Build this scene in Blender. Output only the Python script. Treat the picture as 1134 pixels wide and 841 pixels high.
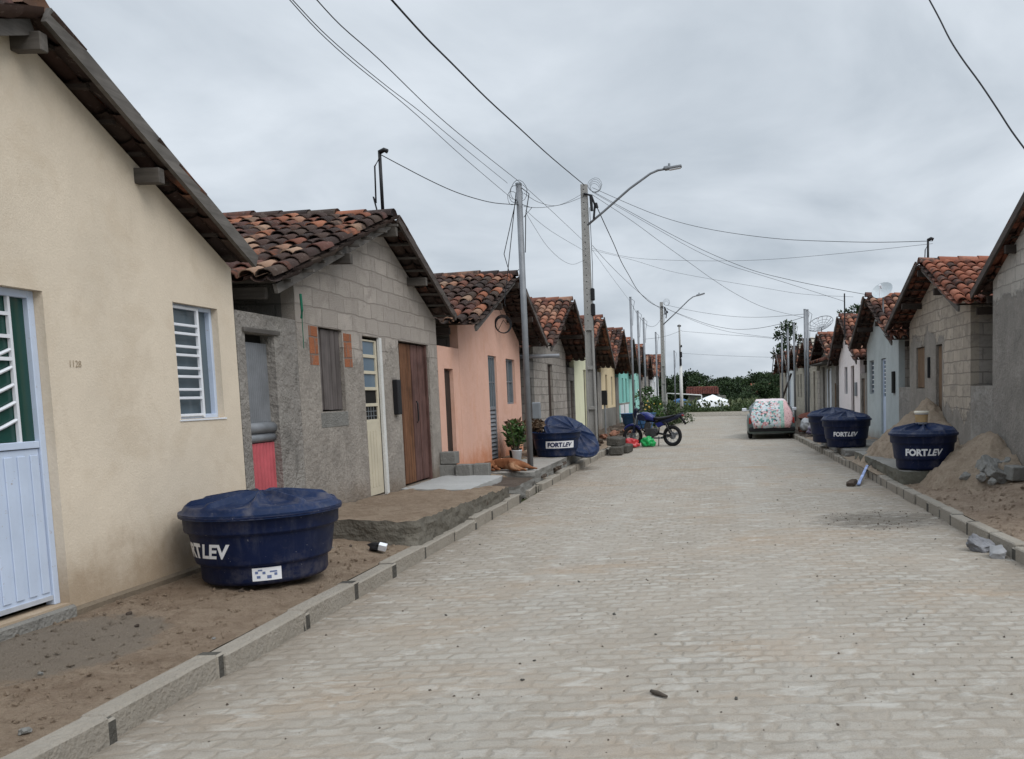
import bpy, bmesh, math, random
from mathutils import Vector, Matrix, Euler, noise as mnoise
rad = math.radians
for o in list(bpy.data.objects): bpy.data.objects.remove(o)
S = bpy.context.scene
COL = S.collection
rng = random.Random(11)

# ------------------------------------------------------------------ camera
cam = bpy.data.cameras.new('camera'); camo = bpy.data.objects.new('camera', cam); COL.objects.link(camo)
cam.lens = 30.1587; cam.sensor_width = 36; cam.sensor_fit = 'HORIZONTAL'
cam.shift_x = -0.19834; cam.shift_y = 0.08292
cam.clip_start = .05; cam.clip_end = 3000
camo.matrix_world = Matrix.Translation((0, 0, 1.6)) @ (Matrix.Rotation(math.pi/2 - rad(4.9063), 4, 'X') @ Matrix.Rotation(rad(-1.3464), 4, 'Z'))
S.camera = camo

# ------------------------------------------------------------------ render / exposure
S.view_settings.view_transform = 'Standard'; S.view_settings.look = 'None'
S.view_settings.exposure = 0.32; S.view_settings.gamma = 1
S.render.resolution_x = 1024; S.render.resolution_y = 759

# ------------------------------------------------------------------ world: overcast
W = bpy.data.worlds.new('World'); S.world = W; W.use_nodes = True
wn = W.node_tree; wn.nodes.clear()
def wN(t, **k):
    n = wn.nodes.new(t)
    for a, b in k.items(): setattr(n, a, b)
    return n
wout = wN('ShaderNodeOutputWorld'); wbg = wN('ShaderNodeBackground')
sky = wN('ShaderNodeTexSky', sky_type='NISHITA', sun_disc=False)
sky.sun_elevation = rad(46); sky.sun_rotation = rad(128); sky.air_density = 1; sky.dust_density = 3
tc = wN('ShaderNodeTexCoord'); sep = wN('ShaderNodeSeparateXYZ')
wn.links.new(tc.outputs['Generated'], sep.inputs[0])
# cloud deck seen from below: direction divided by height, so clouds flatten towards the horizon
mz = wN('ShaderNodeMath', operation='MAXIMUM'); mz.inputs[1].default_value = 0.0
wn.links.new(sep.outputs['Z'], mz.inputs[0])
mad = wN('ShaderNodeMath', operation='ADD'); mad.inputs[1].default_value = 0.28
wn.links.new(mz.outputs[0], mad.inputs[0])
dv = wN('ShaderNodeVectorMath', operation='DIVIDE'); cmb = wN('ShaderNodeCombineXYZ')
for i in range(3): wn.links.new(mad.outputs[0], cmb.inputs[i])
wn.links.new(tc.outputs['Generated'], dv.inputs[0]); wn.links.new(cmb.outputs[0], dv.inputs[1])
nz = wN('ShaderNodeTexNoise'); nz.inputs['Scale'].default_value = 1.7; nz.inputs['Detail'].default_value = 7; nz.inputs['Roughness'].default_value = .52
nz.inputs['Distortion'].default_value = .35
wn.links.new(dv.outputs[0], nz.inputs['Vector'])
cr = wN('ShaderNodeValToRGB')
cr.color_ramp.elements[0].position = .33; cr.color_ramp.elements[0].color = (.395, .445, .50, 1)
cr.color_ramp.elements[1].position = .66; cr.color_ramp.elements[1].color = (.615, .665, .72, 1)
wn.links.new(nz.outputs['Fac'], cr.inputs[0])
# overcast sky grows brighter towards the zenith
zr = wN('ShaderNodeMapRange'); zr.inputs['From Min'].default_value = .40; zr.inputs['From Max'].default_value = .95
zr.inputs['To Min'].default_value = 1.0; zr.inputs['To Max'].default_value = 2.4
zr.interpolation_type = 'SMOOTHSTEP'
wn.links.new(sep.outputs['Z'], zr.inputs['Value'])
sc = wN('ShaderNodeVectorMath', operation='SCALE')
wn.links.new(cr.outputs[0], sc.inputs[0]); wn.links.new(zr.outputs[0], sc.inputs['Scale'])
sk = wN('ShaderNodeVectorMath', operation='SCALE'); sk.inputs['Scale'].default_value = 1.0
wn.links.new(sky.outputs[0], sk.inputs[0])
up = wN('ShaderNodeVectorMath', operation='SCALE'); up.inputs['Scale'].default_value = 10.0   # cloud radiance on the scale of the Nishita sky
wn.links.new(sc.outputs[0], up.inputs[0])
mx = wN('ShaderNodeMixRGB'); mx.inputs[0].default_value = .96
wn.links.new(sk.outputs[0], mx.inputs[1]); wn.links.new(up.outputs[0], mx.inputs[2])
wn.links.new(mx.outputs[0], wbg.inputs['Color']); wbg.inputs['Strength'].default_value = 0.10
wn.links.new(wbg.outputs[0], wout.inputs[0])

# ------------------------------------------------------------------ sun (diffused by the cloud)
sl = bpy.data.lights.new('sun', 'SUN'); sl.energy = 1.3; sl.angle = rad(35); sl.color = (1, .97, .93)
so = bpy.data.objects.new('sun', sl); COL.objects.link(so)
so.rotation_euler = (rad(44), 0, rad(52))

# ================================================================== material helpers
class NT:
    def __init__(s, name):
        s.m = bpy.data.materials.new(name); s.m.use_nodes = True; s.nt = s.m.node_tree
        s.b = s.nt.nodes['Principled BSDF']
        s.tc = None
    def n(s, t, **k):
        x = s.nt.nodes.new(t)
        for a, b in k.items(): setattr(x, a, b)
        return x
    def l(s, a, b): s.nt.links.new(a, b)
    def obj(s):
        if not s.tc: s.tc = s.n('ShaderNodeTexCoord')
        return s.tc.outputs['Object']
    def world(s):
        g = s.n('ShaderNodeNewGeometry'); return g.outputs['Position']
    def scaled(s, v, sx, sy, sz):
        m = s.n('ShaderNodeMapping'); m.inputs['Scale'].default_value = (sx, sy, sz); s.l(v, m.inputs[0]); return m.outputs[0]
    def noise(s, v, scale, detail=5, rough=.55, dist=0):
        t = s.n('ShaderNodeTexNoise'); t.inputs['Scale'].default_value = scale; t.inputs['Detail'].default_value = detail
        t.inputs['Roughness'].default_value = rough; t.inputs['Distortion'].default_value = dist
        s.l(v, t.inputs['Vector']); return t.outputs['Fac']
    def rng(s, f, a, b, c=0., d=1., smooth=False):
        m = s.n('ShaderNodeMapRange'); m.inputs['From Min'].default_value = a; m.inputs['From Max'].default_value = b
        m.inputs['To Min'].default_value = c; m.inputs['To Max'].default_value = d
        if smooth: m.interpolation_type = 'SMOOTHSTEP'
        s.l(f, m.inputs['Value']); return m.outputs[0]
    def math(s, op, a, b=None):
        m = s.n('ShaderNodeMath', operation=op)
        for i, v in enumerate((a, b)):
            if v is None: continue
            if isinstance(v, (int, float)): m.inputs[i].default_value = v
            else: s.l(v, m.inputs[i])
        return m.outputs[0]
    def mix(s, f, a, b, blend='MIX'):
        m = s.n('ShaderNodeMixRGB', blend_type=blend)
        for i, v in enumerate((f, a, b)):
            if isinstance(v, (int, float)): m.inputs[i].default_value = v
            elif isinstance(v, tuple): m.inputs[i].default_value = (*v[:3], 1)
            else: s.l(v, m.inputs[i])
        return m.outputs[0]
    def sep(s, v):
        m = s.n('ShaderNodeSeparateXYZ'); s.l(v, m.inputs[0]); return m.outputs
    def comb(s, x, y, z):
        m = s.n('ShaderNodeCombineXYZ')
        for i, v in enumerate((x, y, z)):
            if isinstance(v, (int, float)): m.inputs[i].default_value = v
            else: s.l(v, m.inputs[i])
        return m.outputs[0]
    def bump(s, h, strength=.3, dist=.01):
        b = s.n('ShaderNodeBump'); b.inputs['Strength'].default_value = strength; b.inputs['Distance'].default_value = dist
        s.l(h, b.inputs['Height']); s.l(b.outputs[0], s.b.inputs['Normal'])
    def done(s, col=None, rough=.9, metal=0., spec=.3):
        if isinstance(col, tuple): s.b.inputs['Base Color'].default_value = (*col[:3], 1)
        elif col is not None: s.l(col, s.b.inputs['Base Color'])
        if isinstance(rough, (int, float)): s.b.inputs['Roughness'].default_value = rough
        else: s.l(rough, s.b.inputs['Roughness'])
        s.b.inputs['Metallic'].default_value = metal
        s.b.inputs['Specular IOR Level'].default_value = spec
        return s.m

def plaster(name, c, var=.12, stain=(.25, .2, .15), stain_amt=.35, dirt=(.2, .15, .11), dirt_h=.45, dirt_amt=.6, bump=.25, bscale=60, blotch=None, patch=.0):
    t = NT(name); o = t.obj()
    lo = tuple(max(0, x*(1-var)) for x in c); hi = tuple(min(1, x*(1+var)) for x in c)
    col = t.mix(t.rng(t.noise(o, 1.3, 7, .6), .3, .7), lo, hi)
    if blotch: col = t.mix(t.rng(t.noise(o, 2.1, 8, .65, .4), .5, .62, 0, patch), col, blotch)
    st = t.rng(t.noise(t.scaled(o, 2.6, 2.6, .8), 1.5, 8, .68, .5), .55, .75, 0, stain_amt)
    col = t.mix(st, col, stain)
    z = t.sep(o)[2]
    dz = t.math('SUBTRACT', t.math('SUBTRACT', z, .24), t.math('MULTIPLY', t.noise(o, 2.6, 7, .7), dirt_h*1.3))
    col = t.mix(t.rng(dz, dirt_h*.1, -dirt_h*.65, 0, dirt_amt, True), col, dirt)
    col = t.mix(t.rng(t.noise(o, bscale*.8, 5, .7), .38, .72, 0, .16 + bump*.35), col, tuple(x*.62 for x in c))
    col = t.mix(t.rng(t.noise(o, 9, 6, .7), .55, .72, 0, .10 + bump*.3), col, tuple(min(.9, x*1.25) for x in c))
    h = t.math('ADD', t.noise(o, bscale, 5, .6), t.math('MULTIPLY', t.noise(o, 5, 4), 2.0))
    t.bump(h, min(1, bump*1.5), .03)
    return t.done(col, .92, spec=.15)

def blockwall(name, c=(.30, .28, .25), mortar=(.36, .34, .31), plast=(.22, .215, .205), cover=None, z0=2.3, bw=.4, bh=.2, split=None):
    """concrete blocks in mortar, with a rough render coat below an uneven edge (cover: noise bias)"""
    t = NT(name); o = t.obj(); x, y, z = t.sep(o)[:3]
    wob = t.math('MULTIPLY', t.math('SUBTRACT', t.noise(o, 3, 3), .5), .06)
    v = t.comb(t.math('ADD', t.math('ADD', x, y), wob), t.math('ADD', z, wob), 0)
    b = t.n('ShaderNodeTexBrick'); t.l(v, b.inputs['Vector'])
    b.inputs['Scale'].default_value = 1; b.inputs['Brick Width'].default_value = bw; b.inputs['Row Height'].default_value = bh
    b.inputs['Mortar Size'].default_value = .011; b.inputs['Mortar Smooth'].default_value = .3; b.inputs['Bias'].default_value = 0
    b.inputs['Color1'].default_value = (*[k*.82 for k in c], 1); b.inputs['Color2'].default_value = (*[k*1.12 for k in c], 1)
    b.inputs['Mortar'].default_value = (*mortar, 1)
    grain = t.noise(o, 70, 4, .7)
    col = t.mix(t.rng(t.noise(o, 2.2, 6, .6), .35, .72, 0, .55), b.outputs['Color'], tuple(k*.76 for k in c))
    smear = t.rng(t.noise(o, 3.7, 8, .75, .6), .50, .62, 0, .85)
    col = t.mix(smear, col, mortar)
    hb = t.math('SUBTRACT', 1, b.outputs['Fac'])
    h = t.math('ADD', t.math('MULTIPLY', hb, 1.4), grain)
    if cover is not None:
        zz0 = z0
        if split: zz0 = t.rng(t.math('ADD', y, t.math('MULTIPLY', t.math('SUBTRACT', t.noise(o, 2.3, 6, .7), .5), .6)), split[0]-.05, split[0]+.05, split[1], z0)
        e = t.math('ADD', t.math('SUBTRACT', zz0, z), t.math('MULTIPLY', t.math('SUBTRACT', t.noise(o, 1.7, 7, .65, .5), .5 - cover), 1.5))
        f = t.rng(e, -.02, .05)
        pc = t.mix(t.rng(t.noise(o, 2.4, 7, .65), .3, .7), tuple(k*.72 for k in plast), tuple(k*1.22 for k in plast))
        pc = t.mix(t.rng(t.noise(t.scaled(o, 2.4, 2.4, .9), 1.7, 8, .7, .6), .52, .72, 0, .6), pc, tuple(k*.58 for k in plast)); pc = t.mix(t.rng(t.noise(o, 26, 6, .75), .42, .66, 0, .5), pc, tuple(k*.6 for k in plast)); pc = t.mix(t.rng(t.noise(o, 11, 6, .75), .58, .70, 0, .45), pc, tuple(k*1.5 for k in plast))
        col = t.mix(f, col, pc)
        ph = t.math('ADD', t.math('MULTIPLY', t.noise(o, 14, 7, .7), 1.8), 2.4)
        m = t.n('ShaderNodeMix'); t.l(f, m.inputs[0]); t.l(h, m.inputs[2]); t.l(ph, m.inputs[3]); h = m.outputs[0]
    col = t.mix(t.rng(grain, .45, .75, 0, .22), col, (.14, .13, .12)); col = t.mix(t.rng(t.noise(o, 5.5, 8, .75, .8), .6, .66, 0, .35), col, (.17, .155, .14))
    dz = t.math('SUBTRACT', t.math('SUBTRACT', z, .3), t.math('MULTIPLY', t.noise(o, 2.6, 7, .7), .6))
    col = t.mix(t.rng(dz, .1, -.3, 0, .65, True), col, (.19, .145, .105))
    t.bump(h, .8, .03)
    return t.done(col, .95, spec=.1)

def tilemat(name, cols, mold=.5, moldscale=1.2):
    t = NT(name); o = t.obj()
    a = t.n('ShaderNodeAttribute', attribute_name='tint'); r, g, b = t.sep(a.outputs['Vector'])[:3]
    cr = t.n('ShaderNodeValToRGB'); cr.color_ramp.interpolation = 'LINEAR'
    while len(cr.color_ramp.elements) < len(cols): cr.color_ramp.elements.new(.5)
    for i, c in enumerate(cols):
        cr.color_ramp.elements[i].position = i/(len(cols)-1); cr.color_ramp.elements[i].color = (*c, 1)
    t.l(r, cr.inputs[0]); col = cr.outputs[0]
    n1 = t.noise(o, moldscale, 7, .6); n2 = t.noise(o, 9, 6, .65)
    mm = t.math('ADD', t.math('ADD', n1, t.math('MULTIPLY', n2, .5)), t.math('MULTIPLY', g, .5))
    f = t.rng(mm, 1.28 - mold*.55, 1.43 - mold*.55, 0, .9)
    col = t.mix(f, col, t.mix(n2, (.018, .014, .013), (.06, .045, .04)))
    col = t.mix(t.rng(t.noise(o, 16, 6, .7), .58, .72, 0, .45), col, (.30, .26, .23))
    t.bump(t.noise(o, 60, 4), .3, .006)
    return t.done(col, .85, spec=.2)

def woodmat(name, c, c2, axis=2, rough=.85, sc=10):
    t = NT(name); o = t.obj()
    s3 = [sc, sc, sc]; s3[axis] = sc*.06
    n = t.noise(t.scaled(o, *s3), 1.5, 7, .7, .3)
    col = t.mix(t.rng(n, .3, .72), c, c2)
    col = t.mix(t.rng(t.noise(o, 3, 5), .45, .7, 0, .5), col, tuple(k*.5 for k in c))
    t.bump(n, .35, .006)
    return t.done(col, rough, spec=.2)

def paint(name, c, rough=.5, var=.12, metal=0., scratch=None, spec=.4, bump=.08):
    t = NT(name); o = t.obj()
    col = t.mix(t.rng(t.noise(o, 4, 6, .6), .3, .7), tuple(k*(1-var) for k in c), tuple(min(1, k*(1+var)) for k in c))
    if scratch: col = t.mix(t.rng(t.noise(o, 23, 6, .75), .62, .7, 0, .8), col, scratch)
    t.bump(t.noise(o, 30, 4), bump, .004)
    return t.done(col, rough, metal, spec)

# ---- materials
M = {}
M['cream'] = plaster('cream_plaster', (.655, .565, .45), .07, (.50, .41, .31), .42, (.33, .245, .165), .75, .85, .10, 70, (.585, .49, .375), .6)
M['salmon'] = plaster('salmon_plaster', (.70, .43, .335), .06, (.60, .27, .15), .35, (.52, .19, .08), .75, .85, .2, 70, (.63, .35, .25), .4)
M['lime'] = plaster('pale_lime_plaster', (.76, .76, .55), .05, (.45, .43, .3), .3)
M['butter'] = plaster('butter_plaster', (.76, .62, .40), .05, (.45, .35, .22), .3)
M['mint'] = plaster('mint_plaster', (.26, .60, .54), .06, (.15, .33, .29), .3)
M['mint_light'] = plaster('light_mint_plaster', (.36, .68, .61), .06, (.2, .38, .33), .3)
M['white'] = plaster('white_plaster', (.76, .78, .80), .05, (.4, .39, .36), .3)
M['pink'] = plaster('pale_pink_plaster', (.84, .77, .76), .03, (.55, .48, .45), .2)
M['bluegrey'] = plaster('blue_grey_plaster', (.46, .50, .50), .09, (.28, .295, .29), .45, blotch=(.38, .42, .415), patch=.5)
M['greyplaster'] = plaster('grey_render', (.29, .27, .245), .2, (.14, .13, .118), .7, bump=.7, bscale=24, blotch=(.38, .36, .33), patch=.7)
M['wing'] = plaster('raw_cement_render', (.27, .25, .228), .2, (.10, .095, .085), .8, bump=.8, bscale=28, blotch=(.34, .32, .29), patch=.6)
M['beige_block'] = blockwall('beige_block_wall', (.50, .455, .38), (.46, .42, .36))
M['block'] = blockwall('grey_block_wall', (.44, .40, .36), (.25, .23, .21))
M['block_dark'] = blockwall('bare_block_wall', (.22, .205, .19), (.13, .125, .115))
M['house2'] = blockwall('half_rendered_block_wall', (.47, .42, .375), (.36, .32, .285), (.36, .325, .288), .02, 2.2)
M['rightblock'] = blockwall('patchy_rendered_block_wall', (.50, .435, .36), (.30, .265, .23), (.305, .28, .25), .0, 2.55, split=(1.62, 1.2))
M['rightnear'] = blockwall('rendered_wall_with_bare_courses', (.52, .485, .44), (.34, .32, .29), (.275, .255, .232), .05, 2.75)
M['brick'] = blockwall('red_hollow_brick', (.40, .15, .075), (.25, .2, .17), bw=.2, bh=.19)
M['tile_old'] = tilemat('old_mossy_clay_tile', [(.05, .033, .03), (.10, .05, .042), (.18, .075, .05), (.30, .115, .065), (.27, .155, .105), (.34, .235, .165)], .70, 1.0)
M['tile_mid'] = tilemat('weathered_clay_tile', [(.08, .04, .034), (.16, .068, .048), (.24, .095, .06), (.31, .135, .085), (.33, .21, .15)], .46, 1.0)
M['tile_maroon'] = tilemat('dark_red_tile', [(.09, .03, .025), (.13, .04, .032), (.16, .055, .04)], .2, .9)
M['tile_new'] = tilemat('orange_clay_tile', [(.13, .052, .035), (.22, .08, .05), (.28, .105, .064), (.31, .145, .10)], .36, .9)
M['greywood'] = woodmat('weathered_grey_wood', (.075, .068, .062), (.19, .175, .16), 1)
M['greywood_x'] = woodmat('weathered_grey_beam', (.06, .053, .047), (.16, .145, .13), 0)
M['darkbatten'] = woodmat('shade_dark_batten', (.03, .024, .02), (.07, .055, .048), 0)  # wood colour darkened to paint in the shade under the roof overhang
M['vergewood'] = woodmat('dark_weathered_board', (.05, .04, .035), (.12, .10, .09), 1)
M['greyplank'] = woodmat('grey_planks', (.075, .065, .062), (.15, .13, .125), 2)
M['brownplank'] = woodmat('brown_planks', (.055, .024, .014), (.24, .115, .06), 2, sc=14)
M['redplank'] = woodmat('reddish_planks', (.055, .028, .024), (.19, .105, .09), 2, sc=14)
M['tanplank'] = woodmat('tan_planks', (.12, .075, .045), (.21, .14, .09), 2)
M['darkdoor'] = woodmat('dark_door_wood', (.025, .018, .015), (.07, .045, .035), 2)
M['bluewhite'] = paint('pale_blue_white_enamel', (.52, .60, .74), .45, .06, scratch=(.28, .2, .15))
M['whitemetal'] = paint('white_enamel', (.70, .72, .76), .45, .05)
M['creamdoor'] = paint('cream_door_paint', (.52, .47, .36), .6, .08, scratch=(.33, .26, .17))
M['greenglass'] = NT('dark_green_glass').done((.012, .055, .045), .15, spec=.5)
M['greyglass'] = NT('grey_glass').done((.10, .13, .15), .2, spec=.5)
M['blueglass'] = NT('blue_grey_glass').done((.11, .16, .21), .25, spec=.5)
M['galv'] = paint('galvanised_steel', (.20, .21, .225), .55, .2, .25)
M['dullsteel'] = paint('dull_grey_steel', (.23, .25, .27), .5, .15, .4)
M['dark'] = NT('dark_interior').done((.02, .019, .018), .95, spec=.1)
M['black'] = NT('black_plastic').done((.012, .012, .014), .5)
M['cable'] = NT('cable_sheath').done((.016, .017, .02), .7)
M['bluetank'] = None
def tankmat(name, c):
    t = NT(name); o = t.obj()
    col = t.mix(t.rng(t.noise(o, 3, 6), .35, .7), c, tuple(k*1.5 for k in c))
    z = t.sep(o)[2]
    dust = t.math('MULTIPLY', t.rng(t.noise(o, 7, 7, .7), .5, .75), t.rng(z, .35, .0, 0, .5))
    col = t.mix(dust, col, (.16, .15, .16))
    col = t.mix(t.rng(t.noise(t.scaled(o, 5, 5, .7), 2.2, 7, .7), .52, .75, 0, .30), col, (.10, .105, .13))
    col = t.mix(t.rng(t.noise(o, 3.3, 7, .7), .56, .72, 0, .22), col, (.17, .15, .14))
    col = t.mix(t.rng(t.noise(o, 55, 2), .73, .76, 0, .6), col, (.32, .32, .35))
    t.bump(t.noise(o, 25, 4), .06, .004)
    return t.done(col, t.rng(t.noise(o, 6, 5), .3, .7, .36, .55), spec=.16)
M['bluetank'] = tankmat('navy_polyethylene', (.0055, .0105, .036))
M['lidblue'] = tankmat('blue_lid_polyethylene', (.0055, .0145, .047))
M['paleblue'] = tankmat('faded_blue_fibre', (.03, .09, .20))
M['lettering'] = paint('white_lettering', (.72, .73, .75), .6, .05)
M['navy_ink'] = NT('navy_ink').done((.01, .018, .07), .6)
M['concrete'] = plaster('concrete', (.23, .22, .20), .15, (.12, .12, .11), .4, dirt_amt=0, bump=.4, bscale=40)
M['kerb'] = plaster('kerb_concrete', (.315, .305, .28), .18, (.15, .14, .122), .5, (.27, .22, .16), .1, .5, .35, 40, (.29, .28, .26), .6)
M['mortar'] = plaster('wet_mortar', (.085, .08, .07), .25, dirt_amt=0, bump=.5, bscale=30)
M['cementblock'] = plaster('cement_block', (.22, .215, .20), .15, (.12, .118, .11), .4, dirt_amt=0, bump=.5, bscale=50)
M['polecon'] = plaster('pole_concrete', (.33, .325, .31), .10, (.17, .165, .155), .4, dirt_amt=0, bump=.3, bscale=40)
M['polewhite'] = plaster('pale_pole_paint', (.62, .62, .60), .06, dirt_amt=0)
M['tyre'] = NT('tyre_rubber').done((.015, .015, .016), .8, spec=.2)
M['tarp'] = paint('white_tarpaulin', (.75, .77, .78), .7, .05)

def dirtmat(name, a, b, c, grit=.5, patch=None):
    t = NT(name); o = t.world()
    col = t.mix(t.rng(t.noise(o, .9, 7, .6), .33, .68), a, b)
    col = t.mix(t.rng(t.noise(o, 4.5, 8, .75, .6), .45, .62, 0, .8), col, c); col = t.mix(t.rng(t.noise(o, 21, 7, .75), .52, .66, 0, .5), col, tuple(k*.62 for k in c))
    if patch:
        px, py, rx, ry, pc = patch
        x, y = t.sep(o)[:2]
        dx = t.math('DIVIDE', t.math('SUBTRACT', x, px), rx); dy = t.math('DIVIDE', t.math('SUBTRACT', y, py), ry)
        d = t.math('ADD', t.math('ADD', t.math('MULTIPLY', dx, dx), t.math('MULTIPLY', dy, dy)), t.math('MULTIPLY', t.math('SUBTRACT', t.noise(o, 5, 7, .7), .5), 1.6))
        col = t.mix(t.rng(d, 1.05, .8, 0, .85), col, pc)
    g = t.noise(o, 90, 5, .75)
    col = t.mix(t.rng(g, .55, .72, 0, grit), col, tuple(k*.5 for k in a))
    col = t.mix(t.rng(t.noise(o, 38, 4, .7), .66, .72, 0, .55), col, tuple(min(1, k*1.7) for k in b))
    t.bump(t.math('ADD', t.math('MULTIPLY', t.noise(o, 11, 8, .75), 2.2), g), .95, .05)
    return t.done(col, .97, spec=.08)
M['dirt_l'] = dirtmat('brown_bare_earth', (.41, .31, .228), (.50, .39, .29), (.32, .235, .168), .4, patch=(-3.9, 5.0, .45, .7, (.34, .29, .235)))
M['dirt_r'] = dirtmat('sandy_earth', (.42, .32, .24), (.52, .41, .315), (.33, .245, .182), .4)
M['sand'] = dirtmat('building_sand', (.46, .365, .275), (.54, .435, .335), (.37, .285, .212), .35)
M['rubbledirt'] = dirtmat('rubble_earth', (.16, .128, .10), (.22, .175, .145), (.12, .095, .08))
M['grass'] = dirtmat('rough_field', (.05, .075, .028), (.09, .11, .045), (.13, .115, .06))
M['paleroad'] = dirtmat('pale_sand_road', (.30, .27, .22), (.36, .32, .27), (.25, .22, .18))

def roadmat():
    t = NT('stone_sett_paving'); o = t.world(); x, y, z = t.sep(o)[:3]
    w1 = t.math('MULTIPLY', t.math('SUBTRACT', t.noise(o, 2.2, 3), .5), .10)
    w2 = t.math('MULTIPLY', t.math('SUBTRACT', t.noise(o, 9, 3), .5), .08)
    w = t.math('ADD', w1, w2)
    ca = t.math('ADD', y, t.math('MULTIPLY', t.math('MULTIPLY', x, x), .012))
    v = t.comb(t.math('ADD', x, t.math('MULTIPLY', w, 1.5)), t.math('ADD', ca, w), 0)
    b = t.n('ShaderNodeTexBrick'); t.l(v, b.inputs['Vector'])
    b.inputs['Scale'].default_value = 1; b.inputs['Brick Width'].default_value = .165; b.inputs['Row Height'].default_value = .115
    b.inputs['Mortar Size'].default_value = .034; b.inputs['Mortar Smooth'].default_value = 1.0; b.inputs['Bias'].default_value = 0
    b.inputs['Color1'].default_value = (.275, .252, .218, 1); b.inputs['Color2'].default_value = (.395, .378, .345, 1)
    b.inputs['Mortar'].default_value = (.262, .232, .192, 1)
    # fine sand and dust spread over the stones
    dust = t.rng(t.noise(o, 1.1, 8, .68, .5), .32, .62, .2, .95)
    fine = t.noise(o, 13, 6, .7)
    dust2 = t.math('MULTIPLY', dust, t.rng(fine, .25, .7, .5, 1.0))
    dc = t.mix(t.rng(t.noise(o, .55, 6, .6), .35, .65), (.285, .252, .212), (.345, .308, .262))
    col = t.mix(dust2, b.outputs['Color'], dc)
    tr = t.rng(t.math('ABSOLUTE', t.math('SUBTRACT', t.math('ABSOLUTE', t.math('ADD', t.math('ADD', x, .15), t.math('MULTIPLY', t.noise(t.scaled(o, .3, .12, 1), 1, 2), .5))), .95)), .42, .12, 0, .42, True)
    col = t.mix(t.math('MULTIPLY', tr, t.rng(t.noise(t.scaled(o, 1.6, .35, 1), 2.2, 7, .7), .38, .62)), col, (.36, .345, .315))
    # reddish earth carried on by wheels
    e = t.rng(t.noise(t.scaled(o, .5, 1.1, 1), .8, 8, .7, .6), .52, .66, 0, .7)
    col = t.mix(e, col, (.315, .24, .172))
    # dirt gathered along both kerbs
    ax = t.math('ABSOLUTE', t.math('ADD', x, .1))
    k = t.math('ADD', ax, t.math('MULTIPLY', t.math('SUBTRACT', t.noise(o, 3.2, 7, .7), .5), 1.1))
    col = t.mix(t.rng(k, 2.25, 2.85, 0, .6), col, (.185, .15, .115))
    # dark patch of spilt soil by the right kerb
    dx = t.math('DIVIDE', t.math('SUBTRACT', x, 1.95), .85); dy = t.math('DIVIDE', t.math('SUBTRACT', y, 10.25), .75)
    d = t.math('ADD', t.math('ADD', t.math('MULTIPLY', dx, dx), t.math('MULTIPLY', dy, dy)), t.math('MULTIPLY', t.math('SUBTRACT', t.noise(o, 4, 8, .75), .5), 2.6))
    col = t.mix(t.math('MULTIPLY', t.rng(d, 1.1, .2, 0, .9), t.rng(t.noise(o, 17, 7, .8), .3, .58, .55, 1)), col, (.095, .084, .07))
    g = t.noise(o, 120, 4, .8)
    col = t.mix(t.rng(g, .46, .72, 0, .62), col, (.15, .13, .108))
    col = t.mix(t.rng(t.noise(o, 6.5, 8, .75, .8), .52, .66, 0, .45), col, (.225, .198, .168))
    col = t.mix(t.rng(t.noise(t.scaled(o, .6, 1.2, 1), 5.2, 7, .7, .6), .54, .66, 0, .65), col, (.42, .405, .375))
    col = t.mix(t.rng(t.noise(o, 42, 3, .7), .68, .71, 0, .75), col, (.07, .06, .05))
    col = t.mix(1.0, col, (1.10, 1.09, 1.07), 'MULTIPLY')
    jn = t.math('MULTIPLY', t.rng(b.outputs['Fac'], .62, 1), t.rng(t.noise(o, 3.1, 8, .75, .4), .46, .62))
    col = t.mix(t.math('MULTIPLY', jn, .26), col, (.17, .15, .125))
    col = t.mix(t.rng(t.noise(o, 165, 3, .8), .54, .7, 0, .45), col, (.45, .42, .38))
    hb = t.math('SUBTRACT', 1, b.outputs['Fac'])
    h = t.math('ADD', t.math('ADD', t.math('MULTIPLY', t.math('MULTIPLY', hb, t.rng(dust, 0, 1, 1, .3)), 1.0), t.math('MULTIPLY', fine, .9)), t.math('MULTIPLY', g, .35))
    t.bump(h, .7, .022)
    return t.done(col, .9, spec=.15)
M['road'] = roadmat()

def leafmat(name, a, b):
    t = NT(name); at = t.n('ShaderNodeAttribute', attribute_name='tint'); r = t.sep(at.outputs['Vector'])[0]
    col = t.mix(r, a, b)
    return t.done(col, .6, spec=.25)
M['leaf_far'] = leafmat('dark_far_foliage', (.014, .030, .012), (.042, .070, .024))
M['leaf_bush'] = leafmat('roadside_foliage', (.018, .034, .012), (.065, .095, .034))
M['leaf_pot'] = leafmat('pot_plant_foliage', (.025, .06, .018), (.08, .15, .045))
M['leaf_red'] = leafmat('reddish_foliage', (.07, .05, .03), (.2, .13, .08))
M['bark'] = woodmat('bark', (.06, .048, .038), (.13, .11, .09), 2)

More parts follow.
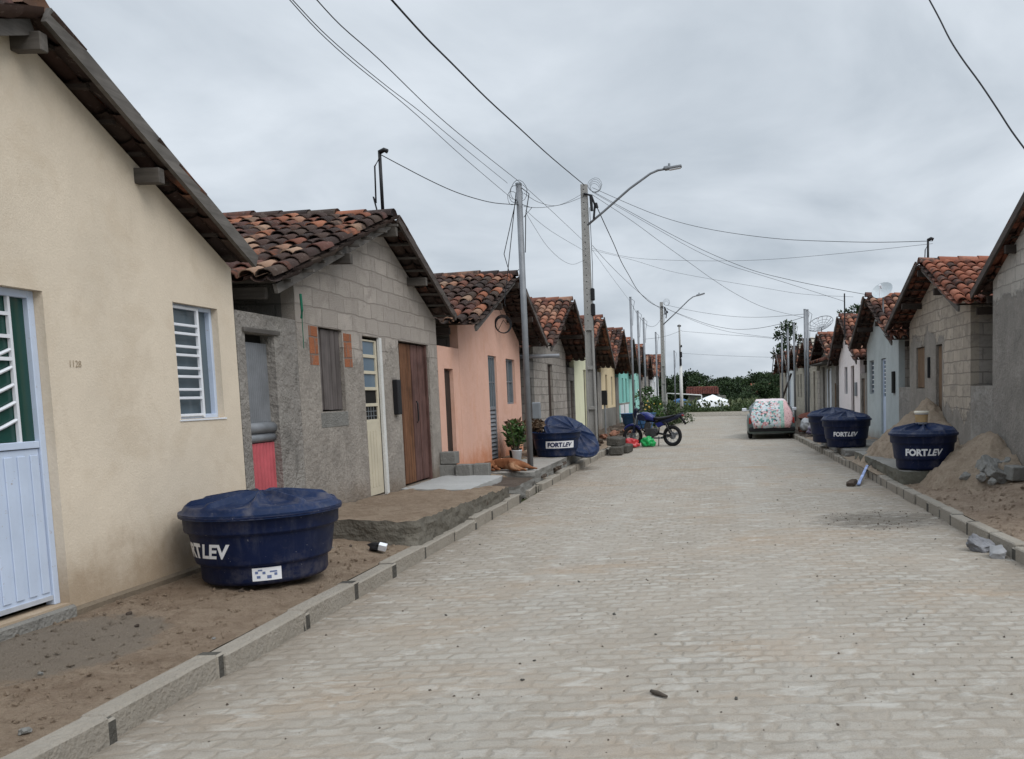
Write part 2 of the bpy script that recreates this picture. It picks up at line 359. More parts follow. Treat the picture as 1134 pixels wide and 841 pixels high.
# ================================================================== mesh helpers
class MB:
    def __init__(s): s.v = []; s.f = []; s.m = []; s.t = []; s.mi = 0; s.tint = (0.5, 0.5, 0.5)
    def add(s, vs, fs):
        n = len(s.v); s.v += [tuple(p) for p in vs]; s.t += [s.tint]*len(vs)
        for f in fs: s.f.append([n+i for i in f]); s.m.append(s.mi)
        return s
    def quad(s, a, b, c, d): return s.add([a, b, c, d], [(0, 1, 2, 3)])
    def box(s, x0, x1, y0, y1, z0, z1):
        if x0 > x1: x0, x1 = x1, x0
        v = [(x0,y0,z0),(x1,y0,z0),(x1,y1,z0),(x0,y1,z0),(x0,y0,z1),(x1,y0,z1),(x1,y1,z1),(x0,y1,z1)]
        return s.add(v, [(0,3,2,1),(4,5,6,7),(0,1,5,4),(1,2,6,5),(2,3,7,6),(3,0,4,7)])
    def obox(s, c, size, mat):
        hx, hy, hz = [k/2 for k in size]
        v = [Vector((a*hx, b*hy, d*hz)) for d in (-1, 1) for a, b in ((-1,-1),(1,-1),(1,1),(-1,1))]
        v = [Vector(c) + mat @ p for p in v]
        return s.add(v, [(0,3,2,1),(4,5,6,7),(0,1,5,4),(1,2,6,5),(2,3,7,6),(3,0,4,7)])
    def beam(s, a, b, w, h, up=(0,0,1)):
        a, b = Vector(a), Vector(b); d = (b-a).normalized(); u = Vector(up); sd = d.cross(u).normalized(); u = sd.cross(d).normalized()
        v = []
        for p in (a, b):
            for i, j in ((-1,-1),(1,-1),(1,1),(-1,1)): v.append(p + sd*(i*w/2) + u*(j*h/2))
        return s.add(v, [(0,3,2,1),(4,5,6,7),(0,1,5,4),(1,2,6,5),(2,3,7,6),(3,0,4,7)])
    def tube(s, pts, r, n=8, cap=True):
        pts = [Vector(p) for p in pts]; rs = r if isinstance(r, (list, tuple)) else [r]*len(pts)
        rings = []; ref = Vector((0, 0, 1)); base = len(s.v); vs = []
        for i, p in enumerate(pts):
            d = (pts[min(i+1, len(pts)-1)] - pts[max(i-1, 0)]).normalized()
            rf = ref if abs(d.dot(ref)) < .95 else Vector((1, 0, 0))
            a = d.cross(rf).normalized(); b = a.cross(d)
            for k in range(n):
                t = 2*math.pi*k/n; vs.append(p + (a*math.cos(t) + b*math.sin(t))*rs[i])
        fs = []
        for i in range(len(pts)-1):
            for k in range(n): fs.append((i*n+k, i*n+(k+1)%n, (i+1)*n+(k+1)%n, (i+1)*n+k))
        if cap: fs.append(tuple(range(n))[::-1]); fs.append(tuple((len(pts)-1)*n+k for k in range(n)))
        return s.add(vs, fs)
    def lathe(s, prof, n=32, center=(0, 0), mat=None, cap=False):
        vs = []
        for (r, z) in prof:
            for k in range(n):
                t = 2*math.pi*k/n; p = Vector((center[0]+r*math.cos(t), center[1]+r*math.sin(t), z)); vs.append(mat @ p if mat else p)
        fs = []
        for i in range(len(prof)-1):
            for k in range(n): fs.append((i*n+k, i*n+(k+1)%n, (i+1)*n+(k+1)%n, (i+1)*n+k))
        if cap: fs.append(tuple(range(n))[::-1]); fs.append(tuple((len(prof)-1)*n+k for k in range(n)))
        return s.add(vs, fs)
    def torus(s, R, r, n=28, m=8, mat=None):
        vs = []; fs = []
        for i in range(n):
            t = 2*math.pi*i/n
            for j in range(m):
                q = 2*math.pi*j/m; p = Vector(((R+r*math.cos(q))*math.cos(t), r*math.sin(q), (R+r*math.cos(q))*math.sin(t))); vs.append(mat @ p if mat else p)
        for i in range(n):
            for j in range(m): fs.append((i*m+j, i*m+(j+1)%m, ((i+1)%n)*m+(j+1)%m, ((i+1)%n)*m+j))
        return s.add(vs, fs)
    def poly(s, pts, d0, d1, axis='x'):
        """extrude a closed 2-d outline (a,b) along one axis"""
        n = len(pts); f = {'x': lambda a, b, d: (d, a, b), 'y': lambda a, b, d: (a, d, b), 'z': lambda a, b, d: (a, b, d)}[axis]
        vs = [f(a, b, d0) for a, b in pts] + [f(a, b, d1) for a, b in pts]
        fs = [tuple(range(n))[::-1], tuple(range(n, 2*n))] + [(i, (i+1) % n, n+(i+1) % n, n+i) for i in range(n)]
        return s.add(vs, fs)
    def build(s, name, mats, parent=None, smooth=False, bevel=0, merge=False, tint=False, loc=None, seg=1):
        me = bpy.data.meshes.new(name); me.from_pydata(s.v, [], s.f)
        if not isinstance(mats, (list, tuple)): mats = [mats]
        for m in mats: me.materials.append(m)
        me.polygons.foreach_set('material_index', s.m)
        if tint:
            a = me.attributes.new('tint', 'FLOAT_COLOR', 'POINT'); a.data.foreach_set('color', [k for t in s.t for k in (*t, 1.)])
        if not tint:
            bm = bmesh.new(); bm.from_mesh(me)
            if merge: bmesh.ops.remove_doubles(bm, verts=bm.verts, dist=1e-4)
            bmesh.ops.recalc_face_normals(bm, faces=bm.faces)
            if bevel: bmesh.ops.bevel(bm, geom=[e for e in bm.edges if e.calc_length() > bevel*2.2], offset=bevel, segments=seg, affect='EDGES', clamp_overlap=True)
            bm.to_mesh(me); bm.free()
        if smooth: me.polygons.foreach_set('use_smooth', [True]*len(me.polygons))
        me.update()
        o = bpy.data.objects.new(name, me); COL.objects.link(o)
        if parent: o.parent = parent
        if loc: o.location = loc
        return o
def tag(o, label, cat, group=None):
    o['label'] = label; o['category'] = cat
    if group: o['group'] = group
    return o
def struct(o, kind='structure'): o['kind'] = kind; return o
def thing(name, label, cat, loc=(0, 0, 0), rz=0, group=None):
    o = bpy.data.objects.new(name, None); COL.objects.link(o); o.location = loc; o.rotation_euler = (0, 0, rz); o.empty_display_size = .2
    return tag(o, label, cat, group)
def copy_tree(o, parent=None):
    c = o.copy(); COL.objects.link(c)
    if parent: c.parent = parent
    for ch in list(o.children): copy_tree(ch, c)
    return c
def text_geo(body, size, shear=0, bold=0):
    cu = bpy.data.curves.new('lettering', 'FONT'); cu.body = body; cu.size = size; cu.shear = shear; cu.offset = bold; cu.resolution_u = 3
    o = bpy.data.objects.new('lettering', cu); COL.objects.link(o)
    dg = bpy.context.evaluated_depsgraph_get(); me = bpy.data.meshes.new_from_object(o.evaluated_get(dg))
    vs = [v.co.copy() for v in me.vertices]; fs = [tuple(p.vertices) for p in me.polygons]
    bpy.data.objects.remove(o); bpy.data.curves.remove(cu); bpy.data.meshes.remove(me)
    return vs, fs
def fbm(x, y, s=1., seed=0.): return mnoise.fractal(Vector((x*s+seed, y*s-seed*1.7, seed)), 1.0, 2.0, 5)

# ================================================================== ground, road, kerbs, pavements
def kl(y):     # inner face of the left kerb
    P = [(-9, -2.9), (14, -2.9), (20, -2.86), (28, -2.74), (42, -2.5), (54, -2.2)]
    for (a, b), (c, d) in zip(P, P[1:]):
        if y <= c: return b + (d-b)*(y-a)/(c-a)
    return P[-1][1]
def kr(y):
    P = [(-9, 2.7), (14, 2.7), (20, 2.65), (28, 2.58), (42, 2.42), (54, 2.2)]
    for (a, b), (c, d) in zip(P, P[1:]):
        if y <= c: return b + (d-b)*(y-a)/(c-a)
    return P[-1][1]
def sst(a, b, x):
    t = max(0, min(1, (x-a)/(b-a))); return t*t*(3-2*t)
def grid_sheet(name, xs, ys, zf, m, smooth=True):
    mb = MB(); nx, ny = len(xs), len(ys)
    vs = [(x, y, zf(x, y)) for y in ys for x in xs]
    mb.add(vs, [(j*nx+i, j*nx+i+1, (j+1)*nx+i+1, (j+1)*nx+i) for j in range(ny-1) for i in range(nx-1)])
    return struct(mb.build(name, m, None, smooth))
def lin(a, b, n): return [a+(b-a)*i/(n-1) for i in range(n)]
gx = [-900, -300, -120, -60, -30, -15, -8, -5, 0, 5, 8, 15, 30, 60, 120, 300, 900]
gy = [-60, -20, 0, 20, 40, 55, 66, 70, 75, 80, 85, 90, 100, 115, 140, 200, 320, 600, 1000, 1600]
grid_sheet('ground', gx, gy, lambda x, y: -.03 - 1.2*sst(72, 110, y), M['grass'])
# stone-paved street
mb = MB()
ys = [-8 + i*2 for i in range(32)]
for a, b in zip(ys, ys[1:]):
    if a >= 53.9: break
    b = min(b, 54)
    mb.quad((kl(a)-.02, a, 0), (kr(a)+.02, a, 0), (kr(b)+.02, b, 0), (kl(b)-.02, b, 0))
struct(mb.build('road', M['road'], merge=True))
grid_sheet('crossing_road', lin(-40, 40, 41), lin(54, 65.5, 8), lambda x, y: -.004 + .02*fbm(x, y, .4), M['paleroad'])

def sidewalk(name, m, side, y0, y1, zf, xo):
    ys = [y0 + .14*i for i in range(int((y1-y0)/.14)+1)] + [y1]
    mb = MB(); nx = 22; vs = []
    for y in ys:
        xi = (kl(y)-.13) if side < 0 else (kr(y)+.13)
        for i in range(nx):
            u = i/(nx-1); x = xi + (xo-xi)*u; vs.append((x, y, zf(x, y, u)))
    mb.add(vs, [(j*nx+i, j*nx+i+1, (j+1)*nx+i+1, (j+1)*nx+i) for j in range(len(ys)-1) for i in range(nx-1)])
    return struct(mb.build(name, m, None, True))
def zl(x, y, u):
    e = u*(1-u)*4
    z = .125 + .085*u + (.03*fbm(x, y, 1.6) + .028*fbm(x, y, 5) + .012*fbm(x, y, 14))*min(1, e*1.5+.12)
    z += .10*sst(11.5, 13.5, y)*sst(.0, .45, u)*(1-sst(20, 22, y))
    z += .05*sst(7.2, 8.3, y)*sst(.2, .6, u)
    return z
sidewalk('left_sidewalk', M['dirt_l'], -1, 0, 26, zl, -4.29)
sidewalk('left_sidewalk_far', M['rubbledirt'], -1, 26, 63, lambda x, y, u: .12 + .1*u + .09*fbm(x, y, 1.3)*min(1, u*3), -4.29)
def zr_(x, y, u):
    z = .12 + .15*u + (.07*fbm(x, y, 1.4, 3) + .035*fbm(x, y, 5, 2))*min(1, u*3)
    z += .10*sst(12.6, 10.6, y)*sst(.2, .8, u)
    return z
sidewalk('right_sidewalk', M['dirt_r'], 1, 5, 26, zr_, 4.19)
sidewalk('right_sidewalk_far', M['rubbledirt'], 1, 26, 56, lambda x, y, u: .12 + .12*u + .09*fbm(x, y, 1.2, 5)*min(1, u*3), 4.19)

def kerb(side, y0, y1, jogs):
    mb = MB(); y = y0; r = random.Random(5+side); i = 0
    while y < y1:
        L = r.uniform(.78, 1.0) if side < 0 else r.uniform(.5, .8)
        if side > 0 and 13 < y < 26: L = .4
        b = min(y+L, y1); k = kl if side < 0 else kr
        x0 = k((y+b)/2) + r.uniform(-.02, .02); top = .135 + r.uniform(-.018, .016); rot = r.uniform(-.022, .022)
        if any(a <= y <= c for a, c in jogs): x0 += side*.10; top -= .02; rot = .09
        cx = x0 + side*.065
        mt = Euler((r.uniform(-.012, .012), r.uniform(-.02, .02), rot)).to_matrix()
        mb.mi = 0; mb.obox((cx, (y+b)/2, top/2-.05), (.13, b-y-.02, top+.1), mt)
        if b < y1:
            mb.mi = 1; g = r.uniform(.03, .075); mb.box(cx-.069, cx+.069, b-g, b+g*.7, -.05, top-r.uniform(.0, .03)+.004)
        y = b
    return struct(mb.build('left_kerb' if side < 0 else 'right_kerb', [M['kerb'], M['mortar']], bevel=.012))
kerb(-1, 1.2, 53, [(12.4, 13.6)])
kerb(1, 4.5, 53, [])

# ================================================================== clay tile roofs
def roof_mesh(s, L, oh, y1, z1, yr, zr, y2, z2, seed, jit=1., near_rows_only=False):
    """barrel tiles, one by one: covers on channels, both slopes, ridge caps; x outwards from the street is s*d"""
    r = random.Random(seed); mb = MB(); p = .186
    nc = int((L+oh)/p)
    NA = 6
    for (ye, ze) in ((y1, z1), (y2, z2)):
        dn = Vector((0, ye-yr, ze-zr)); ln = dn.length; dn.normalize()
        nrm = Vector((0, -dn.z, dn.y)) if dn.y > 0 else Vector((0, dn.z, -dn.y))
        if nrm.z < 0: nrm = -nrm
        nr = max(3, round(ln/.285)); e = ln/nr
        sagc = [mnoise.noise(Vector((i*.23, seed, 0)))*.03*jit for i in range(nc+1)]
        for kind in (0, 1):
            for i in range(nc + (1 if kind else 0)):
                d = -oh + (i + (.5 if not kind else 0))*p
                for j in range(nr):
                    up = ln - j*e - e       # distance of the upper end from the ridge
                    rr = r.random(); 
                    mb.tint = (rr, r.random() if not kind else .75+.25*r.random(), r.random())  # channel tiles tinted darker: moss, plus the underside's shade put into the colour
                    off = r.uniform(-.012, .012)*jit; yaw = r.uniform(-.05, .05)*jit; lift = r.uniform(0, .012)*jit + sagc[i]
                    len_t = e + .09; lo = up + e + .02 + r.uniform(-.015, .02)*jit
                    a = max(0.0, lo - len_t)
                    vs = []
                    for q, (t, rad_, hh) in enumerate(((a, .071, .0), (lo, .091, .020))):
                        if kind: rad_ = .097 if q == 0 else .079
                        for k in range(NA+1):
                            th = math.pi*k/NA
                            cx = math.cos(th)*rad_; cz = math.sin(th)*rad_*.85
                            if kind: cz = .055 - cz*.75
                            base = .045 if not kind else 0
                            xx = d + off + cx + yaw*(t-a)
                            P = Vector((0, yr, zr)) + dn*t + nrm*(cz + hh + base + lift)
                            vs.append((s*xx, P.y, P.z))
                    if not kind:
                        for k in range(NA+1):
                            th = math.pi*k/NA; cx = math.cos(th)*.076; cz = math.sin(th)*.076*.85
                            P = Vector((0, yr, zr)) + dn*(lo-.004) + nrm*(cz + .020 + .045 + lift)
                            vs.append((s*(d+off+cx+yaw*(lo-a)), P.y, P.z))
                    fs = [(k, k+1, NA+1+k+1, NA+1+k) for k in range(NA)]
                    if not kind: fs += [(NA+1+k, NA+2+k, 2*NA+3+k, 2*NA+2+k) for k in range(NA)]
                    mb.add(vs, fs)
    # ridge caps
    n = int((L+oh)/.36)
    for i in range(n):
        d0 = -oh - .03 + i*.36; mb.tint = (r.random(), r.random(), 0); vs = []; hz = r.uniform(-.012, .02)*jit
        for q, (dd, rad_, h) in enumerate(((d0, .12, .014), (d0+.42, .11, .0))):
            for k in range(NA+1):
                th = math.pi*k/NA; vs.append((s*dd, yr + math.cos(th)*rad_, zr + .03 + hz + h + math.sin(th)*rad_*.9))
        mb.add(vs, [(k, k+1, NA+2+k, NA+1+k) for k in range(NA)] + [tuple(range(NA+1))])
    return mb

# ================================================================== houses
def facade(mb, s, W_, ops, topf, cuts=(), thick=.14, zb=-.15):
    ys = sorted(set([0, W_] + list(cuts) + [k for o in ops for k in (o[0], o[1])]))
    ys = [y for y in ys if 0 <= y <= W_]
    x0, x1 = 0, s*thick
    for a, b in zip(ys, ys[1:]):
        mid = (a+b)/2; cur = zb
        for o in sorted([o for o in ops if o[0] < mid < o[1]], key=lambda o: o[2]):
            if o[2] > cur:
                for x in (x0, x1): mb.quad((x, a, cur), (x, b, cur), (x, b, o[2]), (x, a, o[2]))
            cur = o[3]
        if cur < topf(mid):
            for x in (x0, x1): mb.quad((x, a, cur), (x, b, cur), (x, b, topf(b)), (x, a, topf(a)))
        mb.quad((x0, a, topf(a)), (x1, a, topf(a)), (x1, b, topf(b)), (x0, b, topf(b)))
    for (a, b, c, d) in [o[:4] for o in ops]:
        mb.quad((x0, a, c), (x1, a, c), (x1, a, d), (x0, a, d)); mb.quad((x0, b, c), (x1, b, c), (x1, b, d), (x0, b, d))
        mb.quad((x0, a, d), (x1, a, d), (x1, b, d), (x0, b, d)); mb.quad((x0, a, c), (x1, a, c), (x1, b, c), (x0, b, c))
    for y in (0, W_): mb.quad((x0, y, zb), (x1, y, zb), (x1, y, topf(y)), (x0, y, topf(y)))

def planks(mb, s, a, b, c, d, x, n, t=.025, seed=1, jag=.0):
    r = random.Random(seed); w = (b-a)/n
    for i in range(n):
        o = r.uniform(0, .012)
        mb.box(s*(x+o), s*(x+o+t), a+i*w+.004, a+(i+1)*w-.004, c + r.uniform(0, jag), d - r.uniform(0, jag))
def slab(mb, s, x0, x1, a, b, c, d): mb.box(s*x0, s*x1, a, b, c, d)

def door(h, s, o, kind, seed=1):
    a, b, c, d = o
    if kind == 'plank' or kind == 'tanplank' or kind == 'darkplank':
        mt = {'plank': M['brownplank'], 'tanplank': M['tanplank'], 'darkplank': M['darkdoor']}[kind]
        dd = MB(); planks(dd, s, a+.01, b-.01, c+.01, d-.02, .05, max(3, int((b-a)/.17)), .03, seed, .012)
        D = dd.build('door', mt, h, bevel=.004)
        return D
    if kind == 'doubleplank':
        dd = MB(); m = (a+b)/2
        planks(dd, s, a+.02, m-.012, c+.02, d-.02, .05, 4, .03, seed, .01); D = dd.build('door', M['brownplank'], h, bevel=.004)
        d2 = MB(); planks(d2, s, m+.012, b-.06, c+.02, d-.02, .055, 4, .03, seed+1, .01); D2 = d2.build('door', M['redplank'], h, bevel=.004)
        hs = MB(); hs.tube([(s*.035, m+.08, 1.55), (s*.015, m+.08, 1.52), (s*.015, m+.08, 1.27), (s*.035, m+.08, 1.24)], .011, 6); hs.build('handle', M['black'], D2, True)
        fr = MB(); slab(fr, s, .03, .12, b-.055, b, c, d); fr.build('frame', M['redplank'], D2)
        return D
    if kind == 'shuttered':
        dd = MB(); slab(dd, s, .06, .10, a+.03, b-.03, c+.02, d-.03); return dd.build('door', M['darkdoor'], h)
    if kind == 'steel':        # half glazed enamelled steel door with wavy bars
        f = MB(); t = .05
        slab(f, s, .06, .12, a, a+t, c, d); slab(f, s, .06, .12, b-t, b, c, d); slab(f, s, .06, .12, a+t, b-t, d-t, d)
        D = f.build('door', M['bluewhite'], h, bevel=.004)
        p = MB(); zm = 1.38
        slab(p, s, .075, .105, a+t+.004, b-t-.004, c+.035, zm-.05)
        n = 9; w = (b-a-2*t)/n
        for i in range(n): slab(p, s, .066, .0748, a+t+i*w+w*.2, a+t+i*w+w*.8, c+.09, zm-.09)
        slab(p, s, .062, .1, a+t+.004, b-t-.004, zm-.045, zm); p.build('panel', M['bluewhite'], D, bevel=.003)
        ed = MB(); slab(ed, s, .064, .0745, a+t+.006, b-t-.006, c+.036, c+.065); ed.build('kick_edge', paint('rusted_kick_edge', (.42, .44, .48), .7, .2, scratch=(.16, .07, .035)), D)
        g = MB(); slab(g, s, .094, .1, a+t, b-t, zm+.002, d-t); g.build('pane', M['greenglass'], D)
        k = MB(); iw = .13
        yr_ = b-t-iw
        k.box(s*.07, s*.09, yr_-.02, yr_, zm, d-t); k.box(s*.07, s*.09, a+t, a+t+.02, zm, d-t)
        for z in (d-.17, d-.31, d-.45): k.box(s*.071, s*.089, a+t+.02, yr_-.02, z, z+.022)
        for q in range(5):
            z0 = zm+.03 + q*.11
            k.tube([(s*.08, a+t+.03 + (yr_-a-t-.05)*i/8, z0-.06 + .17*(i/8)**1.8) for i in range(9)], .011, 6)
        k.build('grille', M['whitemetal'], D)
        return D
    if kind == 'creamglass':
        f = MB(); zm = c + (d-c)*.475; t = .05
        slab(f, s, .03, .075, a+.01, b-.08, c+.02, zm); slab(f, s, .03, .075, a+.01, a+.01+t, zm, d-.04); slab(f, s, .03, .075, b-.08-t, b-.08, zm, d-.04)
        n = 5; hh = (d-.04-zm)/n
        for i in range(n+1): slab(f, s, .032, .073, a+.01+t, b-.08-t, zm+i*hh-.02, zm+i*hh+.02 if i < n else d-.04)
        for i in range(4): slab(f, s, .025, .0298, a+.07+i*.09, a+.12+i*.09, c+.12, zm-.12)
        D = f.build('door', M['creamdoor'], h, bevel=.004)
        for i in range(n):
            g = MB(); slab(g, s, .05, .056, a+.01+t, b-.08-t, zm+i*hh+.02, zm+(i+1)*hh-.02); g.build('pane', M['blueglass'] if i > 1 else M['dark'], D)
        g = MB()
        for k in range(4): slab(g, s, .044, .05, a+.09+k*.085, a+.1+k*.085, zm+.02, zm+hh-.02)
        for k in range(2): slab(g, s, .0435, .0495, a+.07, b-.14, zm+.06+k*.06, zm+.068+k*.06)
        g.build('grille', M['dullsteel'], D)
        p = MB(); slab(p, s, -.012, .03, b-.07, b+.005, c-.02, d-.0); p.build('jamb', M['polewhite'], D, bevel=.005)
        return D
    if kind == 'louvre':
        f = MB(); zm = c + (d-c)*.5; t = .04
        slab(f, s, .04, .09, a, a+t, c, d); slab(f, s, .04, .09, b-t, b, c, d); slab(f, s, .04, .09, a+t, b-t, d-t, d); slab(f, s, .041, .089, a+t, b-t, zm-.03, zm+.03)
        D = f.build('door', M['dullsteel'], h, bevel=.003)
        q = MB(); n = 12
        for i in range(n):
            z0 = c+.04+(zm-.03-c-.04)*i/n; z1 = z0 + (zm-.03-c-.04)/n*.9
            q.quad((s*.045, a+t, z0), (s*.045, b-t, z0), (s*.08, b-t, z1), (s*.08, a+t, z1))
        q.build('louvre', M['galv'], D)
        g = MB(); slab(g, s, .06, .066, a+t, b-t, zm+.03, d-t); g.build('pane', M['greyglass'], D)
        k = MB(); 
        for i in range(1, 4): y = a+t+(b-a-2*t)*i/4; k.box(s*.046, s*.058, y-.006, y+.006, zm+.03, d-t)
        k.box(s*.0455, s*.0575, a+t, b-t, (zm+d)/2-.008, (zm+d)/2+.008)
        k.build('grille', M['dullsteel'], D)
        return D
    if kind == 'whitegrille':
        f = MB(); zm = c + (d-c)*.5
        slab(f, s, .05, .09, a+.01, b-.01, c+.01, zm); slab(f, s, .05, .09, a+.01, a+.06, zm, d-.01); slab(f, s, .05, .09, b-.06, b-.01, zm, d-.01); slab(f, s, .051, .089, a+.06, b-.06, d-.06, d-.01)
        D = f.build('door', M['bluewhite'], h, bevel=.003)
        g = MB(); slab(g, s, .075, .08, a+.06, b-.06, zm, d-.06); g.build('pane', M['blueglass'], D)
        k = MB()
        for i in range(1, 9): z = zm+(d-.06-zm)*i/9; k.box(s*.06, s*.072, a+.06, b-.06, z-.012, z+.012)
        k.box(s*.0595, s*.0715, (a+b)/2-.012, (a+b)/2+.012, zm, d-.06)
        k.build('grille', M['whitemetal'], D); return D
    if kind == 'whitepanel':
        f = MB(); slab(f, s, .05, .09, a+.02, b-.02, c+.01, d-.02); D = f.build('door', M['whitemetal'], h, bevel=.004)
        k = MB(); slab(k, s, .035, .05, a+.06, a+.1, 1.15, 1.3); k.build('handle', M['dullsteel'], D); return D

def window(h, s, o, kind, seed=1):
    a, b, c, d = o
    if kind in ('plank', 'tanplank'):
        q = MB(); planks(q, s, a+.01, b-.01, c+.01, d-.01, .03, 5, .025, seed, .01)
        return q.build('window', M['greyplank'] if kind == 'plank' else M['tanplank'], h, bevel=.003)
    f = MB(); t = .035; m = M['bluewhite'] if kind == 'grille' else M['dullsteel']
    slab(f, s, .055, .12, a, a+t, c, d); slab(f, s, .055, .12, b-t, b, c, d); slab(f, s, .0555, .1195, a+t, b-t, d-t, d); slab(f, s, .0555, .1195, a+t, b-t, c, c+t)
    Wn = f.build('window', m, h, bevel=.003)
    g = MB(); slab(g, s, .095, .1, a+t, b-t, c+t, d-t); g.build('pane', M['greyglass'] if kind != 'white' else M['blueglass'], Wn)
    k = MB()
    if kind == 'grille':
        y0, y1 = a+.035, b-.22
        slab(k, s, .035, .06, y0, y0+.025, c+.01, d-.02); slab(k, s, .035, .06, y1-.025, y1, c+.01, d-.02)
        n = 5
        zs = [c+.02, d-.04]
        for i in range(1, n): z = c+.02+(d-.06-c)*i/n; zs += [z-.035, z+.035]
        for z in zs: slab(k, s, .036, .059, y0+.025, y1-.025, z, z+.022)
        k.build('grille', M['whitemetal'], Wn, bevel=.003)
    elif kind == 'white':
        for i in range(1, 7): z = c+(d-c)*i/7; k.box(s*.07, s*.085, a+t, b-t, z-.012, z+.012)
        k.build('grille', M['whitemetal'], Wn)
    else:
        slab(k, s, .06, .075, (a+b)/2-.018, (a+b)/2+.018, c+t, d-t); slab(k, s, .0605, .0745, a+t, (a+b)/2-.018, (c+d)/2-.012, (c+d)/2+.012); slab(k, s, .0605, .0745, (a+b)/2+.018, b-t, (c+d)/2-.012, (c+d)/2+.012)
        k.build('mullion', m, Wn)
    return Wn

roof_cache = {}
def house(side, X, Y0, W_, label, mfront, mside, mroof, eave=2.88, apex=3.97, ops=(), wing=None, L=7.5, oh=.38, near_over=.75, far_over=.22,
          seed=1, jit=1., group=None, name='house', cache=None, gd=None, rz=None, b0=-.07):
    s = side; yr = gd if gd is not None else W_*.51
    h = thing(name, label, 'house', (s*X, Y0, 0), 0, group)
    sl1 = (apex-eave)/yr; sl2 = (apex-eave)/(W_-yr)
    y1 = -near_over; y2 = W_+far_over
    z1 = apex - sl1*.86*(yr-y1) + b0; z2 = apex - sl2*(y2-yr) + b0; zr = apex + b0
    if rz: z1, zr, z2 = rz
    topf = lambda y: (zr + (z1-zr)*(yr-y)/(yr-y1) if y <= yr else zr + (z2-zr)*(y-yr)/(y2-yr)) - .045
    w = MB(); facade(w, s, W_, [o[:4] for o in ops], topf, (yr,))
    w.build('wall', mfront, h, merge=True)
    sw = MB()
    for (a, b) in ((0, .14), (W_-.14, W_)): sw.box(s*.1405, s*L, a, b, -.15, topf(a if a == 0 else b)-.01)
    ev = min(topf(0), topf(W_))-.02; sw.box(s*L, s*(L+.14), 0, W_, -.15, ev)
    # gable at the back
    sw.add([(s*(L+.14), 0, ev), (s*(L+.14), W_, ev), (s*(L+.14), yr, topf(yr))], [(0, 1, 2)])
    sw.build('side_wall', mside, h)
    # dark floor and rooms are simply the closed shell behind each opening
    key = cache
    if key and key in roof_cache:
        me = roof_cache[key].copy(); me.materials.clear(); me.materials.append(mroof)
        rf = bpy.data.objects.new('roof', me); COL.objects.link(rf); rf.parent = h
    else:
        rb = roof_mesh(s, L+.2, oh, y1, z1, yr, zr, y2, z2, seed, jit)
        rf = rb.build('roof', mroof, h, True, tint=True)
        if key: roof_cache[key] = rf.data
    # rafters along both verges, purlins, batten ends
    for (ye, ze) in ((y1, z1), (y2, z2)):
        v = MB(); dz = -.05 if ye < yr else .022; xo = -oh+.03 if ye < yr else -oh-.075
        v.beam((s*xo, yr, zr+dz), (s*xo, ye, ze+dz), .035, .09 if ye < yr else .115)
        v.build('verge_board', M['greywood'] if ye < yr or seed == 1 else M['vergewood'], rf)
    for (fy, big) in ((0, 1), (.47, 0), (.93, 2), (-.48, 0), (-.93, 2)):
        y = yr + (fy*(y2-yr) if fy >= 0 else -fy*(y1-yr)); z = zr + ((fy*(z2-zr)) if fy >= 0 else -fy*(z1-zr))
        p = MB()
        p.box(s*((-oh-.05) if big < 2 else .01), s*3, y-.033, y+.033, z-.20, z-.085)
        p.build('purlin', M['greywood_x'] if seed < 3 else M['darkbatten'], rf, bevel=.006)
    bt = MB()
    for (ye, ze) in ((y1, z1), (y2, z2)):
        nb = 8
        for i in range(nb):
            t = (i+.6)/nb; y = yr+(ye-yr)*t; z = zr+(ze-zr)*t
            bt.box(s*((-oh+.06-rng.random()*.05) if jit < 1.22 else (-oh-.05-rng.random()*.10)), s*3, y-.02, y+.02, z-.03, z-.003)
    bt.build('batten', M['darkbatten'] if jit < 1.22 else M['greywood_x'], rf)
    for o in ops:
        k = o[4]
        if k == 'hole': continue
        if k.startswith('w_'): window(h, s, o[:4], k[2:], seed)
        else: door(h, s, o[:4], k, seed)
    if wing:
        ww = wing['w']; q = MB()
        ops2 = [(ww+a, ww+b, c, d) for (a, b, c, d, _) in wing.get('ops', ())]
        facade(q, s, ww, ops2, lambda y: wing['h'], zb=-.15)
        wl = q.build('passage_wall', wing.get('m', mfront), h, merge=True); wl.location = (0, -ww-.006, 0)
        for (a, b, c, d, k) in wing.get('ops', ()):
            dd = door(h, s, (a-.006, b-.006, c, d), k, seed+3) if k else None
    return h

T = M
hA = house(-1, 4.3, 3.25, 4.57, 'cream plastered house with a pale blue steel door, nearest on the left', T['cream'], T['cream'], T['tile_old'], 2.93, 3.93,
  [(1.33, 2.35, .30, 2.34, 'steel'), (3.69, 4.31, 1.47, 2.41, 'w_grille')], None, seed=1, far_over=.02, oh=.14, name='cream_house', gd=2.3, rz=(2.75, 4.0, 2.83))
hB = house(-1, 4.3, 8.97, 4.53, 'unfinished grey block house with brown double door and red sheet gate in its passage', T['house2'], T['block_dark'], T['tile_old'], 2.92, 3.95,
  [(.49, 1.10, 1.47, 2.40, 'w_plank'), (1.67, 2.26, .36, 2.38, 'creamglass'), (2.88, 4.12, .36, 2.39, 'doubleplank')],
  dict(w=1.13, h=2.43, m=T['wing'], ops=[(-.99, -.46, .22, 2.24, None)]), seed=2, oh=.22, name='block_house', far_over=.07, jit=1.25)
